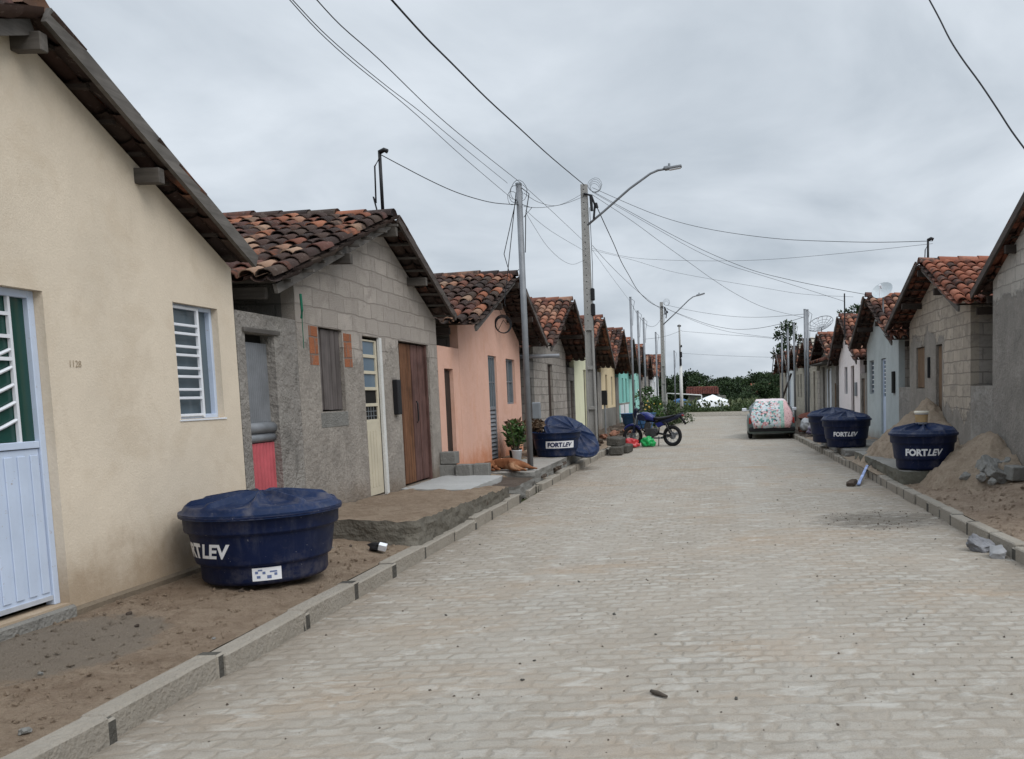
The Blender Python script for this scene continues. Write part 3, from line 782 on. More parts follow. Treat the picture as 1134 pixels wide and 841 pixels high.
hC = house(-1, 4.3, 14.65, 4.6, 'salmon pink house with a silver louvred door and wire ring on its gable', T['salmon'], T['block_dark'], T['tile_old'], 2.90, 3.95,
  [(1.88, 2.52, .34, 2.38, 'louvre'), (3.3, 4.1, 1.42, 2.37, 'w_sliding')],
  dict(w=1.13, h=2.41, m=T['salmon'], ops=[(-.83, -.36, .33, 2.06, 'darkplank')]), seed=3, oh=.50, name='salmon_house', jit=1.2, near_over=.6, far_over=.3)
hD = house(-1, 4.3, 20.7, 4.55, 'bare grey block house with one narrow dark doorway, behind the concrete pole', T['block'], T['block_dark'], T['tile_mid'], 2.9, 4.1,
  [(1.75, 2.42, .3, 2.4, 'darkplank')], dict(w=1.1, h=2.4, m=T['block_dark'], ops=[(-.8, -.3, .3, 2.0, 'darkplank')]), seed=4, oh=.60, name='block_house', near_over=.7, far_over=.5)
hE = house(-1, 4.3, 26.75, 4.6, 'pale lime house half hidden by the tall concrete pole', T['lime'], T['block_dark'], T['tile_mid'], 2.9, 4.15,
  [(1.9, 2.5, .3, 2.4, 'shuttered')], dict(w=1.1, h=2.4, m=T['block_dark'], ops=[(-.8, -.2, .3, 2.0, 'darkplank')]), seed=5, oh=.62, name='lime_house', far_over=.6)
hF = house(-1, 4.3, 33.1, 4.6, 'butter yellow house with grey plinth and two slim openings', T['butter'], T['block_dark'], T['tile_mid'], 2.85, 4.2,
  [(1.3, 1.9, .3, 2.35, 'shuttered'), (3.2, 3.8, 1.1, 2.3, 'w_sliding')], dict(w=1.1, h=2.4, m=T['greyplaster'], ops=()), seed=6, oh=.62, name='yellow_house', cache='far_l', far_over=.6)
hG = house(-1, 4.3, 39.2, 4.7, 'mint green house with white lower wall panels', T['mint'], T['block_dark'], T['tile_mid'], 2.8, 4.2,
  [(1.4, 2.1, 1.15, 2.3, 'w_sliding'), (3.0, 3.7, .3, 2.3, 'shuttered')], dict(w=1.1, h=2.3, m=T['wing'], ops=()), seed=7, oh=.45, name='mint_house', cache='far_l2', far_over=.3)
hH = house(-1, 4.3, 45.3, 4.6, 'lighter mint house just beyond the mint one with white panels', T['mint_light'], T['block_dark'], T['tile_mid'], 2.8, 4.15,
  [(1.5, 2.2, .3, 2.3, 'shuttered')], dict(w=1.1, h=2.3, m=T['mint_light'], ops=()), seed=8, oh=.40, name='mint_house', cache='far_l2', far_over=.3)
hI = house(-1, 4.2, 51.4, 4.6, 'brownish grey rendered house between the mint and the white houses', T['greyplaster'], T['greyplaster'], T['tile_mid'], 2.7, 3.9,
  [(2.0, 2.7, 1.2, 2.2, 'w_sliding')], dict(w=1.1, h=2.3, m=T['greyplaster'], ops=()), seed=9, oh=.25, name='grey_house', cache='far_l3', far_over=.2)
hJ = house(-1, 4.0, 57.4, 5.6, 'white house at the far left end of the street behind thin poles', T['white'], T['white'], T['tile_mid'], 2.75, 4.15,
  [(1.2, 1.9, .3, 2.3, 'shuttered'), (3.0, 3.6, 1.2, 2.2, 'w_sliding')], dict(w=1.1, h=2.4, m=T['white'], ops=()), seed=10, oh=.45, name='white_house', far_over=.3)
# right-hand row
rA = house(1, 4.2, 8.4, 4.55, 'grey rendered house with bare block courses, nearest on the right', T['rightnear'], T['rightnear'], T['tile_new'], 2.95, 4.0,
  [], None, seed=11, oh=.10, name='rendered_house', far_over=.5, gd=2.3, rz=(3.0, 4.15, 2.95))
rB = house(1, 4.2, 14.06, 4.35, 'patchy block house with orange tiled roof and brown wooden shutter', T['rightblock'], T['block'], T['tile_new'], 2.9, 3.86,
  [(1.75, 2.2, .3, 2.36, 'tanplank'), (3.05, 3.75, 1.55, 2.38, 'w_tanplank')], dict(w=1.1, h=1.58, m=T['greyplaster'], ops=()), seed=12, oh=.35, name='block_house', near_over=.45, far_over=.45, jit=.6, gd=1.94, rz=(2.84, 3.80, 2.80))
rC = house(1, 4.2, 19.5, 4.0, 'blue grey plastered house with white grille door and satellite dish on its roof', T['bluegrey'], T['block'], T['tile_mid'], 2.85, 3.85,
  [(1.45, 2.05, .42, 2.3, 'whitegrille'), (3.0, 3.65, 1.42, 2.3, 'w_white')], dict(w=1.08, h=1.58, m=T['greyplaster'], ops=()), seed=13, oh=.35, name='plastered_house', near_over=.8, far_over=.3)
rD = house(1, 4.2, 24.65, 4.1, 'pale pink plastered house with pinkish door', T['pink'], T['greyplaster'], T['tile_mid'], 2.6, 3.8,
  [(1.0, 1.6, .35, 2.25, 'shuttered'), (2.3, 2.9, 1.4, 2.25, 'w_sliding')], dict(w=1.05, h=2.0, m=T['wing'], ops=[(-.75, -.25, .3, 1.85, 'tanplank')]), seed=14, oh=.25, name='pink_house', far_over=.35)
rE = house(1, 4.2, 29.5, 4.4, 'dark rendered house with white door under a low tiled canopy', T['greyplaster'], T['greyplaster'], T['tile_mid'], 2.7, 3.6,
  [(1.2, 2.0, .3, 2.25, 'whitepanel'), (2.9, 3.5, .3, 2.4, 'shuttered')], None, seed=15, oh=.3, name='rendered_house', cache='far_r')
rF = house(1, 4.2, 34.8, 4.2, 'beige block house beside the two tall steel poles', T['beige_block'], T['block'], T['tile_mid'], 2.75, 3.9,
  [(.7, 1.3, .3, 2.3, 'shuttered'), (2.5, 3.1, 1.2, 2.3, 'w_sliding')], dict(w=1., h=2.3, m=T['block'], ops=()), seed=16, oh=.4, name='block_house', cache='far_r')
rG = house(1, 4.2, 39.9, 4.2, 'pale block house with two slim windows on the right, before the orange roof', T['beige_block'], T['block'], T['tile_mid'], 2.75, 3.85,
  [(1., 1.6, 1.2, 2.3, 'w_sliding'), (2.4, 3.0, 1.2, 2.3, 'w_sliding')], dict(w=1., h=2.3, m=T['block'], ops=()), seed=17, oh=.4, name='block_house', cache='far_r')
rH = house(1, 4.2, 45.0, 4.2, 'bluish white house with bright orange roof far on the right', T['white'], T['beige_block'], T['tile_new'], 2.75, 3.8,
  [(1.6, 2.3, .3, 2.2, 'whitegrille')], dict(w=1., h=2.3, m=T['white'], ops=()), seed=18, oh=.4, name='white_house', cache='far_r')
rI = house(1, 4.2, 50.1, 4.2, 'last beige block house at the far right end of the street', T['beige_block'], T['block'], T['tile_new'], 2.75, 3.85,
  [(1.5, 2.2, .3, 2.2, 'shuttered')], dict(w=1., h=2.3, m=T['block'], ops=()), seed=19, oh=.4, name='block_house', cache='far_r')

# ---- details that belong to single houses
s = -1
# red and grey sheet gate in the passage of the block house (child of hB: local y = world - 8.97)
g = MB()
def corrug(mb, x, a, b, c, d, pitch=.06, amp=.012, s=-1):
    n = int((b-a)/pitch*4); vs = []
    for i in range(n+1):
        y = a+(b-a)*i/n; xx = s*(x + amp*math.sin(2*math.pi*(y-a)/pitch)); vs += [(xx, y, c), (xx, y, d)]
    mb.add(vs, [(2*i, 2*i+2, 2*i+3, 2*i+1) for i in range(n)])
corrug(g, .07, -.985, -.47, .24, 1.2)
D = g.build('door', paint('red_corrugated_sheet', (.42, .085, .10), .55, .2, scratch=(.2, .12, .1)), hB, True)
g = MB(); corrug(g, .085, -.985, -.47, 1.40, 2.16, .035, .003); g.build('panel', M['galv'], D, True)
g = MB(); g.tube([(-.075, -.985, 1.345), (-.075, -.47, 1.345)], .055, 12); g.tube([(-.08, -.985, 1.25), (-.08, -.47, 1.25)], .045, 12); g.build('panel', M['galv'], D, True)
g = MB(); g.box(.02, -.09, -1.04, -.38, 2.245, 2.285); g.build('lintel', M['greywood'], hB)
g = MB(); g.box(-.135, -.137, -.99, -.46, .2, 2.24); g.build('doorway_shade_sheet', M['dark'], hB)  # dark sheet added behind the gate as painted shade of the passage
bp = MB()
for (a, b, c, d) in ((.27, .465, 1.98, 2.395), (1.13, 1.34, 1.98, 2.37)):
    bp = MB(); bp.box(.004, -.05, a, b, c, d); bp.build('brick_patch', M['brick'], hB)
bp = MB(); bp.box(.004, -.05, .44, 1.14, 1.29, 1.462); bp.build('window_sill', M['cementblock'], hB, bevel=.006)
mb_ = MB(); mb_.box(.0, .07, 2.58, 2.72, 1.38, 1.85); mbx = mb_.build('meter_box', M['black'], hB, bevel=.01)
# frayed cord tied to the corner rafter
c = MB(); c.tube([(.2, -.28, 2.66), (.21, -.29, 2.5), (.19, -.27, 2.42)], .012, 6); c.tube([(.2, -.28, 2.45), (.2, -.28, 2.12)], .004, 5)
c.build('cord', NT('green_cord').done((.01, .12, .07), .8), hB)
# roof mast
def mast(h, x, y, z0, z1, s):
    m = MB(); m.tube([(x, y, z0), (x, y, z1)], .022, 8); m.tube([(x, y, z1-.02), (x+.06, y, z1+.01), (x+.1, y, z1-.01)], .03, 8)
    o = m.build('service_mast', M['black'], h, True)
    k = MB(); k.tube([(x, y-.02, z1-.1), (x-.06*1, y-.03, z1-.2), (x-.07, y-.03, z0+.2), (x-.1, y-.03, z0+.28), (x-.05, y-.03, z0+.05), (x, y-.03, z0)], .01, 6)
    k.build('cable_loop', M['cable'], o, True)
mast(hB, .10, 2.32, 3.9, 4.76, -1); mast(rB, -.14, 2.2, 3.7, 4.32, 1)
# wire ring hung on the salmon gable
k = MB()
mt = Matrix.Rotation(math.pi/2, 4, 'Z')
for q in range(4): k.torus(.15+.01*q, .008, 24, 5, Matrix.Translation((.14, 2.62+.01*q, 3.0+.008*q)) @ Matrix.Rotation(rad(38), 4, 'Z'))
k.tube([(.14, 2.62, 3.16), (.05, 2.3, 3.55)], .004, 5); k.tube([(.06, 2.55, 2.9), (.15, 2.62, 3.1), (.2, 2.7, 3.02)], .006, 5)
k.build('wire_ring', M['cable'], hC)
# number scratched on the cream wall
vs, fs = text_geo('1128', .065); t_ = MB(); t_.add([(.0035, 2.52+v.x*.9, 1.86+v.y) for v in vs], fs); t_.build('house_number', NT('pencil').done((.33, .26, .18), .9), hA)
st = MB(); st.box(.03, -.06, 1.30, 2.38, .0, .285); st.build('door_step', M['concrete'], hA, bevel=.015)
pl = MB(); pl.box(.008, -.02, 3.67, 4.33, 1.455, 1.468); pl.build('window_sill', M['whitemetal'], hA)
sk = MB(); sk.box(.025, -.05, -.2, 4.5, -.1, .262); sk.build('plinth', plaster('mossy_plinth', (.17, .15, .11), .25, dirt_amt=.6), hA, bevel=.02)
# lower plinths / panels of far houses
p = MB(); p.box(.006, -.05, .0, 4.6, -.1, 1.0); p.build('plinth', M['concrete'], hF)
p = MB(); p.box(.006, -.05, .4, 2.1, .25, 1.05); p.box(.006, -.05, 2.5, 4.3, .25, 1.05); p.build('wall_panel', M['white'], hG)
p = MB(); p.box(.012, -.05, 0, 4.7, 1.05, 1.13); p.box(.012, -.05, 2.2, 2.4, .2, 1.05); p.build('trim', M['greyplaster'], hG)
p = MB(); p.box(.03, .10, .55, .75, 1.2, 1.6); p.build('meter_box', M['black'], hF)
# canopy of the dark rendered house
rb = roof_mesh(1, .35, .5, .2, 2.5, .21, 2.5, 4.2, 2.56, 33)
c = MB(); r2 = random.Random(4)
for i in range(19):
    c.tint = (r2.random(), r2.random(), 0); y = .2+i*.22
    vs = []
    for q, (x, z, rr) in enumerate(((.25, 2.78, .085), (-.5, 2.52, .1))):
        for k in range(7): th = math.pi*k/6; vs.append((x, y+math.cos(th)*rr, z+math.sin(th)*rr))
    c.add(vs, [(k, k+1, 8+k, 7+k) for k in range(6)])
c.build('canopy', M['tile_mid'], rE, True, tint=True)
c = MB(); c.box(-.45, .1, .15, 4.3, 2.46, 2.5); c.build('canopy_board', M['greywood'], rE)
c = MB(); c.box(-.02, .02, 1.05, 1.18, 0, 2.3); c.box(-.02, .02, 2.02, 2.15, 0, 2.3); c.build('door_frame', M['whitemetal'], rE)
# switch boxes on right-hand walls
for h, y, z0, z1, m in ((rC, .35, 1.45, 1.95, 'dark'), (rD, .45, 1.35, 1.75, 'dullsteel'), (rB, 2.6, 1.75, 2.15, 'black')):
    c = MB(); c.box(-.05, .02, y, y+.22 if h is not rB else y+.06, z0, z1); c.build('meter_box', M[m], h, bevel=.008)
c = MB(); c.box(-.12, .01, .75, 1.05, 3.0, 3.25); c.tube([(-.13, .9, 3.12), (-.16, .9, 3.12)], .08, 12); c.build('floodlight', M['black'], rC, bevel=.01)

# satellite dishes, each standing on a roof
def dish(loc, R, aim, label, mesh=False):
    d = thing('satellite_dish', label, 'satellite dish', loc)
    q = Vector(aim).to_track_quat('Z', 'Y').to_matrix().to_4x4()
    n = 28
    if not mesh:
        m = MB(); m.lathe([(R*t, .28*R*t*t) for t in (0.001, .2, .4, .6, .8, 1)] + [(R*1.02, .29*R), (R, .26*R)], n, mat=q); m.build('reflector', paint('pale_grey_dish', (.46, .50, .52), .5, .05), d, True)
    else:
        m = MB()
        for k in range(14):
            th = 2*math.pi*k/14; m.tube([q @ Vector((R*t*math.cos(th), R*t*math.sin(th), .35*R*t*t)) for t in (.02, .3, .6, .8, 1)], .009, 4)
        for t in (.35, .55, .75, 1):
            m.tube([q @ Vector((R*t*math.cos(2*math.pi*k/24), R*t*math.sin(2*math.pi*k/24), .35*R*t*t)) for k in range(25)], .007 if t < 1 else .014, 4)
        m.build('reflector', M['galv'], d)
        m = MB(); m.lathe([(R*t, .35*R*t*t-.003) for t in (0.001, .5, 1)], n, mat=q)
    m = MB(); a = q @ Vector((0, -R*.95, .27*R)); b = q @ Vector((0, 0, .95*R)); m.tube([a, b], .012, 6); m.tube([b, b + (q @ Vector((0, 0, -.1)))], .03, 8); m.build('feed_arm', M['whitemetal'], d)
    m = MB(); m.tube([q @ Vector((0, 0, -.02)), (0, .02, -.2), (0, .02, -.75)], .022, 8); m.build('bracket', M['galv'], d)
    return d
dish((4.02, 20.3, 3.80), .25, (-.45, -.62, .62), 'solid pale grey satellite dish on the roof of the blue grey house')
dish((4.25, 33.6, 3.95), .52, (-.35, -.5, .8), 'open mesh satellite dish above the dark rendered house', True)

# ================================================================== raised pavements
def rough_slab(name, label_, x0, x1, y0, y1, z0, z1, m, seed, top=None, cat='pavement'):
    nx, ny = max(6, int(abs(x1-x0)/.09)), max(6, int((y1-y0)/.09)); mb = MB(); vs = []
    for j in range(ny+1):
        for i in range(nx+1):
            x = x0+(x1-x0)*i/nx; y = y0+(y1-y0)*j/ny
            e = min(i, nx-i, j, ny-j)
            jx = .02*fbm(x, y, 6, seed) if e == 0 else 0
            zz = z1(x, y) if callable(z1) else z1
            vs.append((x+jx, y+jx*.7, zz + (.016*fbm(x, y, 3, seed) + .02*fbm(x, y, 9, seed))*(1.4 if top is M['dirt_l'] else .4) - (.012 if e == 0 else 0)))
    N = len(vs); fs = [(j*(nx+1)+i, j*(nx+1)+i+1, (j+1)*(nx+1)+i+1, (j+1)*(nx+1)+i) for j in range(ny) for i in range(nx)]
    mb.add(vs, fs)
    ring = [i for i in range(nx+1)] + [j*(nx+1)+nx for j in range(1, ny+1)] + [ny*(nx+1)+i for i in range(nx-1, -1, -1)] + [j*(nx+1) for j in range(ny-1, 0, -1)]
    mb.mi = 1
    K = 5; levels = []
    for k in range(1, K+1):
        lv = []
        for q in ring:
            x, y, z = vs[q]; ins = .03*fbm(x*1+k*.31, y+k*.5, 5, seed) - .01*k/K
            cx, cy = (x0+x1)/2, (y0+y1)/2; dx, dy = (x-cx)/abs(x1-x0)*2, (y-cy)/(y1-y0)*2
            lv.append((x+dx*ins, y+dy*ins, z + (z0-z)*k/K))
        levels.append(lv)
    prev = [vs[q] for q in ring]
    for lv in levels:
        n = len(lv)
        mb.add(prev + lv, [(i, (i+1) % n, n+(i+1) % n, n+i) for i in range(n)]); prev = lv
    o = mb.build(name, [top or m, m], smooth=True)
    return struct(o)
rough_slab('earth_platform', '', -4.29, -2.98, 8.42, 12.3, .05, lambda x, y: .40 - .025*(y-8.4)/1 + .03*(-2.98-x), plaster('mossy_slab_edge', (.15, .138, .115), .35, (.05, .05, .043), .6, dirt_amt=0, bump=.7, bscale=14), 1, M['dirt_l'])
rough_slab('cement_ramp', '', -4.27, -3.35, 11.55, 13.5, .05, lambda x, y: .385 - .03*(x+4.27)/.9, plaster('pale_cement', (.37, .37, .36), .12, (.2, .2, .19), .3, dirt_amt=0), 2)
rough_slab('broken_pavement', '', -4.25, -3.0, 12.75, 14.1, .0, lambda x, y: .31 - .05*(x+4.25), M['cementblock'], 3, M['rubbledirt'])
rough_slab('concrete_pavement', '', -4.28, -3.02, 14.2, 21.9, .0, .335, M['cementblock'], 4, plaster('worn_concrete_floor', (.30, .285, .26), .15, (.2, .17, .13), .5, dirt_amt=0))
rough_slab('concrete_pad', '', 2.82, 4.18, 12.85, 17.3, .0, .33, plaster('mossy_concrete_pad', (.14, .135, .11), .25, (.06, .065, .045), .6, dirt_amt=0, bump=.5, bscale=18), 5, M['concrete'])
rough_slab('concrete_pad_far', '', 2.80, 4.18, 18.3, 22.5, .0, .27, M['cementblock'], 6, M['concrete'])
# loose dirt banked against the wall bases
# ---- sand piles and rubble
def heap(name, label, cx, cy, R, H, m, seed, zbase, wall_x=None, squash=1., n=80, cat='sand pile', peak=(0, 0)):
    mb = MB(); vs = []
    for j in range(n+1):
        for i in range(n+1):
            a, b = -1+2*i/n, -1+2*j/n
            x, y = cx+a*R*squash, cy+b*R
            if wall_x is not None: x = min(x, wall_x) if wall_x > 0 else max(x, wall_x)
            dx, dy = (x-cx-peak[0])/(R*squash), (y-cy-peak[1])/R; d = math.sqrt(dx*dx+dy*dy)
            d *= 1 + .22*fbm(x, y, 1.6, seed)
            hgt = H*max(0, 1-d)**1.12 + (.065*fbm(x, y, 3.2, seed) + .04*fbm(x, y, 9, seed) + .02*fbm(x, y, 26, seed))*min(1, max(0, 1.1-d)*3)
            vs.append((x, y, zbase - .18 + hgt + .18*max(0, min(1, (1-d)*4))))
    mb.add(vs, [(j*(n+1)+i, j*(n+1)+i+1, (j+1)*(n+1)+i+1, (j+1)*(n+1)+i) for j in range(n) for i in range(n)])
    return tag(mb.build(name, m, smooth=True), label, cat)
heap('sand_pile', 'tall pile of building sand against the wall behind the bucket tank', 3.85, 16.1, 1.95, 1.06, M['sand'], 3, .33, 4.19, .60, peak=(.15, 0))
heap('sand_pile', 'heap of sand against the grey wall next to broken blocks at the right edge', 3.95, 12.3, 1.6, .75, M['sand'], 7, .20, 4.19, .70, peak=(.1, .3))

def chunk(mb, c, size, seed, rough=.25):
    r = random.Random(seed); bm = bmesh.new(); bmesh.ops.create_icosphere(bm, subdivisions=4 if max(size) > .2 else 2, radius=.5)
    e = Euler((r.uniform(-.5, .5), r.uniform(-.5, .5), r.uniform(0, 6)))
    vs = []
    for v in bm.verts:
        p = v.co.copy(); p = Vector([max(-.36, min(.36, k)) for k in p])*1.3
        p += p.normalized()*(mnoise.noise(p*2.6+Vector((seed, 0, 0)))*rough + mnoise.noise(p*7+Vector((0, seed, 0)))*rough*.3 + mnoise.noise(p*17+Vector((0, 0, seed)))*rough*.12)
        p = Vector((p.x*size[0], p.y*size[1], p.z*size[2])); p.rotate(e); vs.append(p+Vector(c))
    fs = [tuple(v.index for v in f.verts) for f in bm.faces]; bm.free(); mb.add(vs, fs)
def stone(name, label, c, size, seed, m, group=None, cat='stone', rough=.25):
    mb = MB(); chunk(mb, (0, 0, 0), size, seed, rough); o = mb.build(name, m, loc=c); return tag(o, label, cat, group)
GR = 'broken blocks beside the sand heap'
stone('broken_block', 'largest tilted grey block fragment beside the sand heap', (3.72, 11.72, .47), (.34, .22, .24), 1, M['cementblock'], GR, 'block', .12)
stone('broken_block', 'flat block fragment between the big tilted one and the square one', (3.76, 11.4, .40), (.30, .2, .16), 2, M['cementblock'], GR, 'block', .12)
tag(MB().obox((0, 0, 0), (.24, .19, .19), Euler((.1, .05, .35)).to_matrix()).build('broken_block', M['cementblock'], loc=(3.98, 11.33, .42), bevel=.012), 'square half block nearest the right edge of the rubble', 'block', GR)
for i, (x, y, z, q) in enumerate(((3.55, 11.4, .36, .15), (3.4, 11.6, .36, .14), (4.03, 11.8, .52, .15), (3.62, 11.15, .33, .11), (4.08, 11.05, .36, .1), (3.9, 11.85, .52, .14))):
    stone('rubble_stone', 'small lump of rubble scattered round the broken blocks', (x, y, z), (q, q*.8, q*.7), 20+i, M['cementblock'], 'small rubble round the broken blocks')
stone('kerb_stone_lump', 'dark edged grey stone leaning on the right kerb, the rear one', (2.53, 8.18, .055), (.22, .15, .12), 31, paint('pale_grey_stone', (.17, .17, .18), .9, .35), 'two stones on the road by the right kerb')
stone('kerb_stone_lump', 'paler stone lying in front, nearest the camera at the right kerb', (2.60, 7.85, .045), (.19, .15, .09), 35, paint('pale_grey_stone_b', (.24, .24, .245), .9, .3), 'two stones on the road by the right kerb')
stone('road_block', 'brown block lying on the road by the blue handled stick', (2.22, 13.9, .05), (.2, .15, .1), 41, M['rubbledirt'], None, 'block', .1)
st = MB(); st.beam((2.32, 13.85, .03), (2.78, 15.6, .17), .05, .03); o = st.build('painted_stick', paint('blue_white_paint', (.3, .38, .62), .6, .5), bevel=.004); tag(o, 'blue and white painted stick leaning against the right kerb', 'stick')
k = MB(); k.tube([(-.37, 4.46, .012), (-.33, 4.41, .016), (-.28, 4.37, .012)], [.009, .014, .007], 7); tag(k.build('twig', M['bark'], smooth=True), 'short dark twig lying on the paving', 'twig')
# cement blocks stacked by the corner of the block house
GB = 'cement blocks stacked by the corner'
for i, (x, y, z, rz, lb) in enumerate(((-4.2, 13.45, .45, .1, 'left block in the lower course of the stack by the salmon house corner'), (-3.92, 13.40, .45, -.12, 'middle block in the lower course of the small stack'), (-3.68, 13.5, .45, .05, 'right block in the lower course of the small stack'), (-4.17, 13.46, .65, -.06, 'upper block on top of the small stack of cement blocks'))):
    b = MB(); b.obox((0, 0, 0), (.24, .2, .19), Euler((0, 0, rz)).to_matrix()); tag(b.build('cement_block', M['cementblock'], loc=(x, y, z), bevel=.008), lb, 'block', GB)
# kerb pieces stacked by the motorcycle
GK = 'kerb pieces piled by the motorcycle'
for i, (x, y, z, rz, lb) in enumerate(((-2.55, 22.3, .12, .05, 'lower kerb piece of the pile, nearest the blue lid'), (-2.42, 23.0, .12, -.08, 'lower kerb piece of the pile, nearest the motorcycle'), (-2.58, 22.5, .34, -.12, 'kerb piece lying across the top of the pile'))):
    b = MB(); b.obox((0, 0, 0), (.34, .75, .22), Euler((0, .06*i, rz)).to_matrix()); tag(b.build('kerb_piece', M['mortar'], loc=(x, y, z), bevel=.03), lb, 'kerb stone', GK)
# rubble on the far pavement, left
rr = random.Random(8)
for i in range(16):
    y = rr.uniform(23, 31); x = kl(y) - .2 - rr.random()*1.1; q = rr.uniform(.12, .34)
    stone('rubble_stone', 'lump of rubble on the left pavement behind the kerb pieces', (x, y, .2+q*.25), (q, q*.8, q*.6), 60+i, M['rubbledirt'] if i % 3 else paint('brick_rubble%d' % i, (.25, .12, .08), .9, .3), 'rubble on the left pavement beyond the blue lid')
for i in range(9):
    y = rr.uniform(8.9, 13.2); x = kl(y) - rr.uniform(.16, .32); q = rr.uniform(.07, .2)
    stone('dirt_clod', 'clod of earth and mortar between the kerb and the raised pavement', (x, y, .15+q*.2), (q, q*.9, q*.6), 90+i, M['rubbledirt'], 'clods along the left kerb')
for i in range(10):
    y = rr.uniform(14.5, 19.5); x = -2.93 - rr.uniform(.05, .3); q = rr.uniform(.06, .16)
    stone('brick_scrap', 'scrap of brick or mortar along the edge of the concrete pavement', (x, y, .17+q*.3), (q*1.5, q, q*.5), 110+i, M['rubbledirt'], 'scraps along the concrete pavement edge')
for i in range(12):
    y = rr.uniform(3.6, 8.2); x = rr.uniform(-4.1, -3.1); q = rr.uniform(.02, .05)
    stone('pebble', 'pebble on the bare earth before the cream house', (x, y, zl(x, y, (-3.03-x)/1.26)+q*.2), (q, q, q*.7), 140+i, M['rubbledirt'] if i % 2 else M['cementblock'], 'pebbles on the earth before the cream house')
for i in range(22):
    y = 3.2 + rr.random()**1.6*12; x = rr.uniform(-2.6, 2.5); q = rr.uniform(.008, .02)
    stone('road_grit', 'bit of grit lying on the paving', (x, y, q*.25), (q*1.4, q, q*.6), 170+i, M['mortar'], 'grit on the paving')
k = MB(); chunk(k, (0, 0, 0), (.15, .09, .08), 201, .3); o = k.build('litter_scrap', M['black'], loc=(-3.25, 8.12, .19)); tag(o, 'black and white scrap of litter on the earth by the kerb', 'litter')
k = MB(); k.obox((.07, -.05, .005), (.07, .05, .06), Euler((.4, .3, .2)).to_matrix()); k.build('white_flap', M['whitemetal'], o)

def gravel(name, n, xf, y0, y1, zf, m, seed, smax=.022):
    r = random.Random(seed); mb = MB()
    for i in range(n):
        y = y0+(y1-y0)*r.random()**1.3; x, u = xf(y, r.random()); q = .004+smax*r.random()**3
        c = Vector((x, y, zf(x, y, u)+q*.2)); e = Euler((r.uniform(0, 6), r.uniform(0, 6), r.uniform(0, 6))).to_matrix()
        P = [Vector(p) for p in ((1, 0, 0), (-1, 0, 0), (0, 1, 0), (0, -1, 0), (0, 0, .8), (0, 0, -.8))]
        mb.add([c + e @ (p*q*r.uniform(.6, 1.2)) for p in P], [(0, 2, 4), (2, 1, 4), (1, 3, 4), (3, 0, 4), (2, 0, 5), (1, 2, 5), (3, 1, 5), (0, 3, 5)])
    return struct(mb.build(name, m), 'stuff')
def xl(y, k): a = kl(y)-.14; return a+(-4.28-a)*k, k
def xr(y, k): a = kr(y)+.14; return a+(4.18-a)*k, k
gravel('loose_earth', 2600, xl, 3.2, 14, zl, M['dirt_l'], 1)
gravel('loose_sand', 2200, xr, 7, 18, zr_, M['dirt_r'], 2, .03)
gravel('road_dust_grit', 700, lambda y, k: (-2.85+5.5*k, k), 3, 16, lambda x, y, u: .0, M['rubbledirt'], 3, .008)

gravel('spilt_soil', 200, lambda y, k: (1.95+.8*(2*k-1)*math.sqrt(max(0, 1-((y-10.3)/.8)**2)), k), 9.55, 11.05, lambda x, y, u: .0, M['rubbledirt'], 4, .013)

# ================================================================== water tanks
def tank_body(R, H, n=56):
    rb = R*.80; P = [(0.001, 0), (rb*.93, 0), (rb*.975, .012), (rb, .035)]
    P += [(rb+.004, H*.26), (rb+.010, H*.275), (rb+.035*R/.6, H*.30), (rb+.04*R/.6, H*.33)]
    r2 = rb+.04*R/.6
    P += [(r2+.03*R/.6, H*.70), (r2+.036*R/.6, H*.725), (r2+.062*R/.6, H*.75), (r2+.066*R/.6, H*.77)]
    r3 = r2+.066*R/.6
    P += [(R*.985, H*.955), (R*1.03, H*.965), (R*1.035, H*.99), (R*1.02, H), (R*.96, H), (R*.93, H*.97), (R*.68, .05), (.001, .05)]
    return P
def lid_mesh(R, hh, nr=9, seed=0, n=180):
    mb = MB(); prof = [0.001, .09, .13, .22, .35, .5, .65, .78, .86, .90, .925, .945, .965, 1.0, 1.03]
    vs = []
    for q in prof:
        for k in range(n):
            th = 2*math.pi*k/n
            saw = abs(((th*nr/(2*math.pi)+.5) % 1)-.5)*2          # 0 on a rib, 1 between ribs
            if q < .945:
                z = .05 + (hh-.05)*(1-q/.95) - .045*math.sin(math.pi*min(1, q/.95))*saw
                if saw < .12 and q > .1: z += .03*min(1, (q-.1)*6)*min(1, (.945-q)*14)
            else: z = .05*max(0, (1.0-q)/.055)
            vs.append((R*q*math.cos(th), R*q*math.sin(th), z))
    N = len(prof)
    fs = [(i*n+k, i*n+(k+1) % n, (i+1)*n+(k+1) % n, (i+1)*n+k) for i in range(N-1) for k in range(n)]
    mb.add(vs, fs)
    base = [(R*1.03*math.cos(2*math.pi*k/n), R*1.03*math.sin(2*math.pi*k/n), -.035) for k in range(n)]
    top = vs[-n:]
    mb.add(top+base, [(k, (k+1) % n, n+(k+1) % n, n+k) for k in range(n)])
    # underside
    und = [(R*.98*math.cos(2*math.pi*k/n), R*.98*math.sin(2*math.pi*k/n), -.03) for k in range(n)]
    mb.add(base+und, [(k, (k+1) % n, n+(k+1) % n, n+k) for k in range(n)])
    return mb
def tank_r(R, H, z):       # outer radius of the wall at height z
    P = tank_body(R, H)
    for (a, b), (c, d) in zip(P[3:], P[4:]):
        if b <= z <= d and d > b: return a+(c-a)*(z-b)/(d-b)
    return R
def wrap(mb, vs, fs, R, H, ang, z0, cx):
    out = []
    for v in vs:
        z = z0+v.y; r = tank_r(R, H, z)+.004; th = ang + (v.x-cx)/r
        out.append((r*math.cos(th), r*math.sin(th), z))
    mb.add(out, fs)
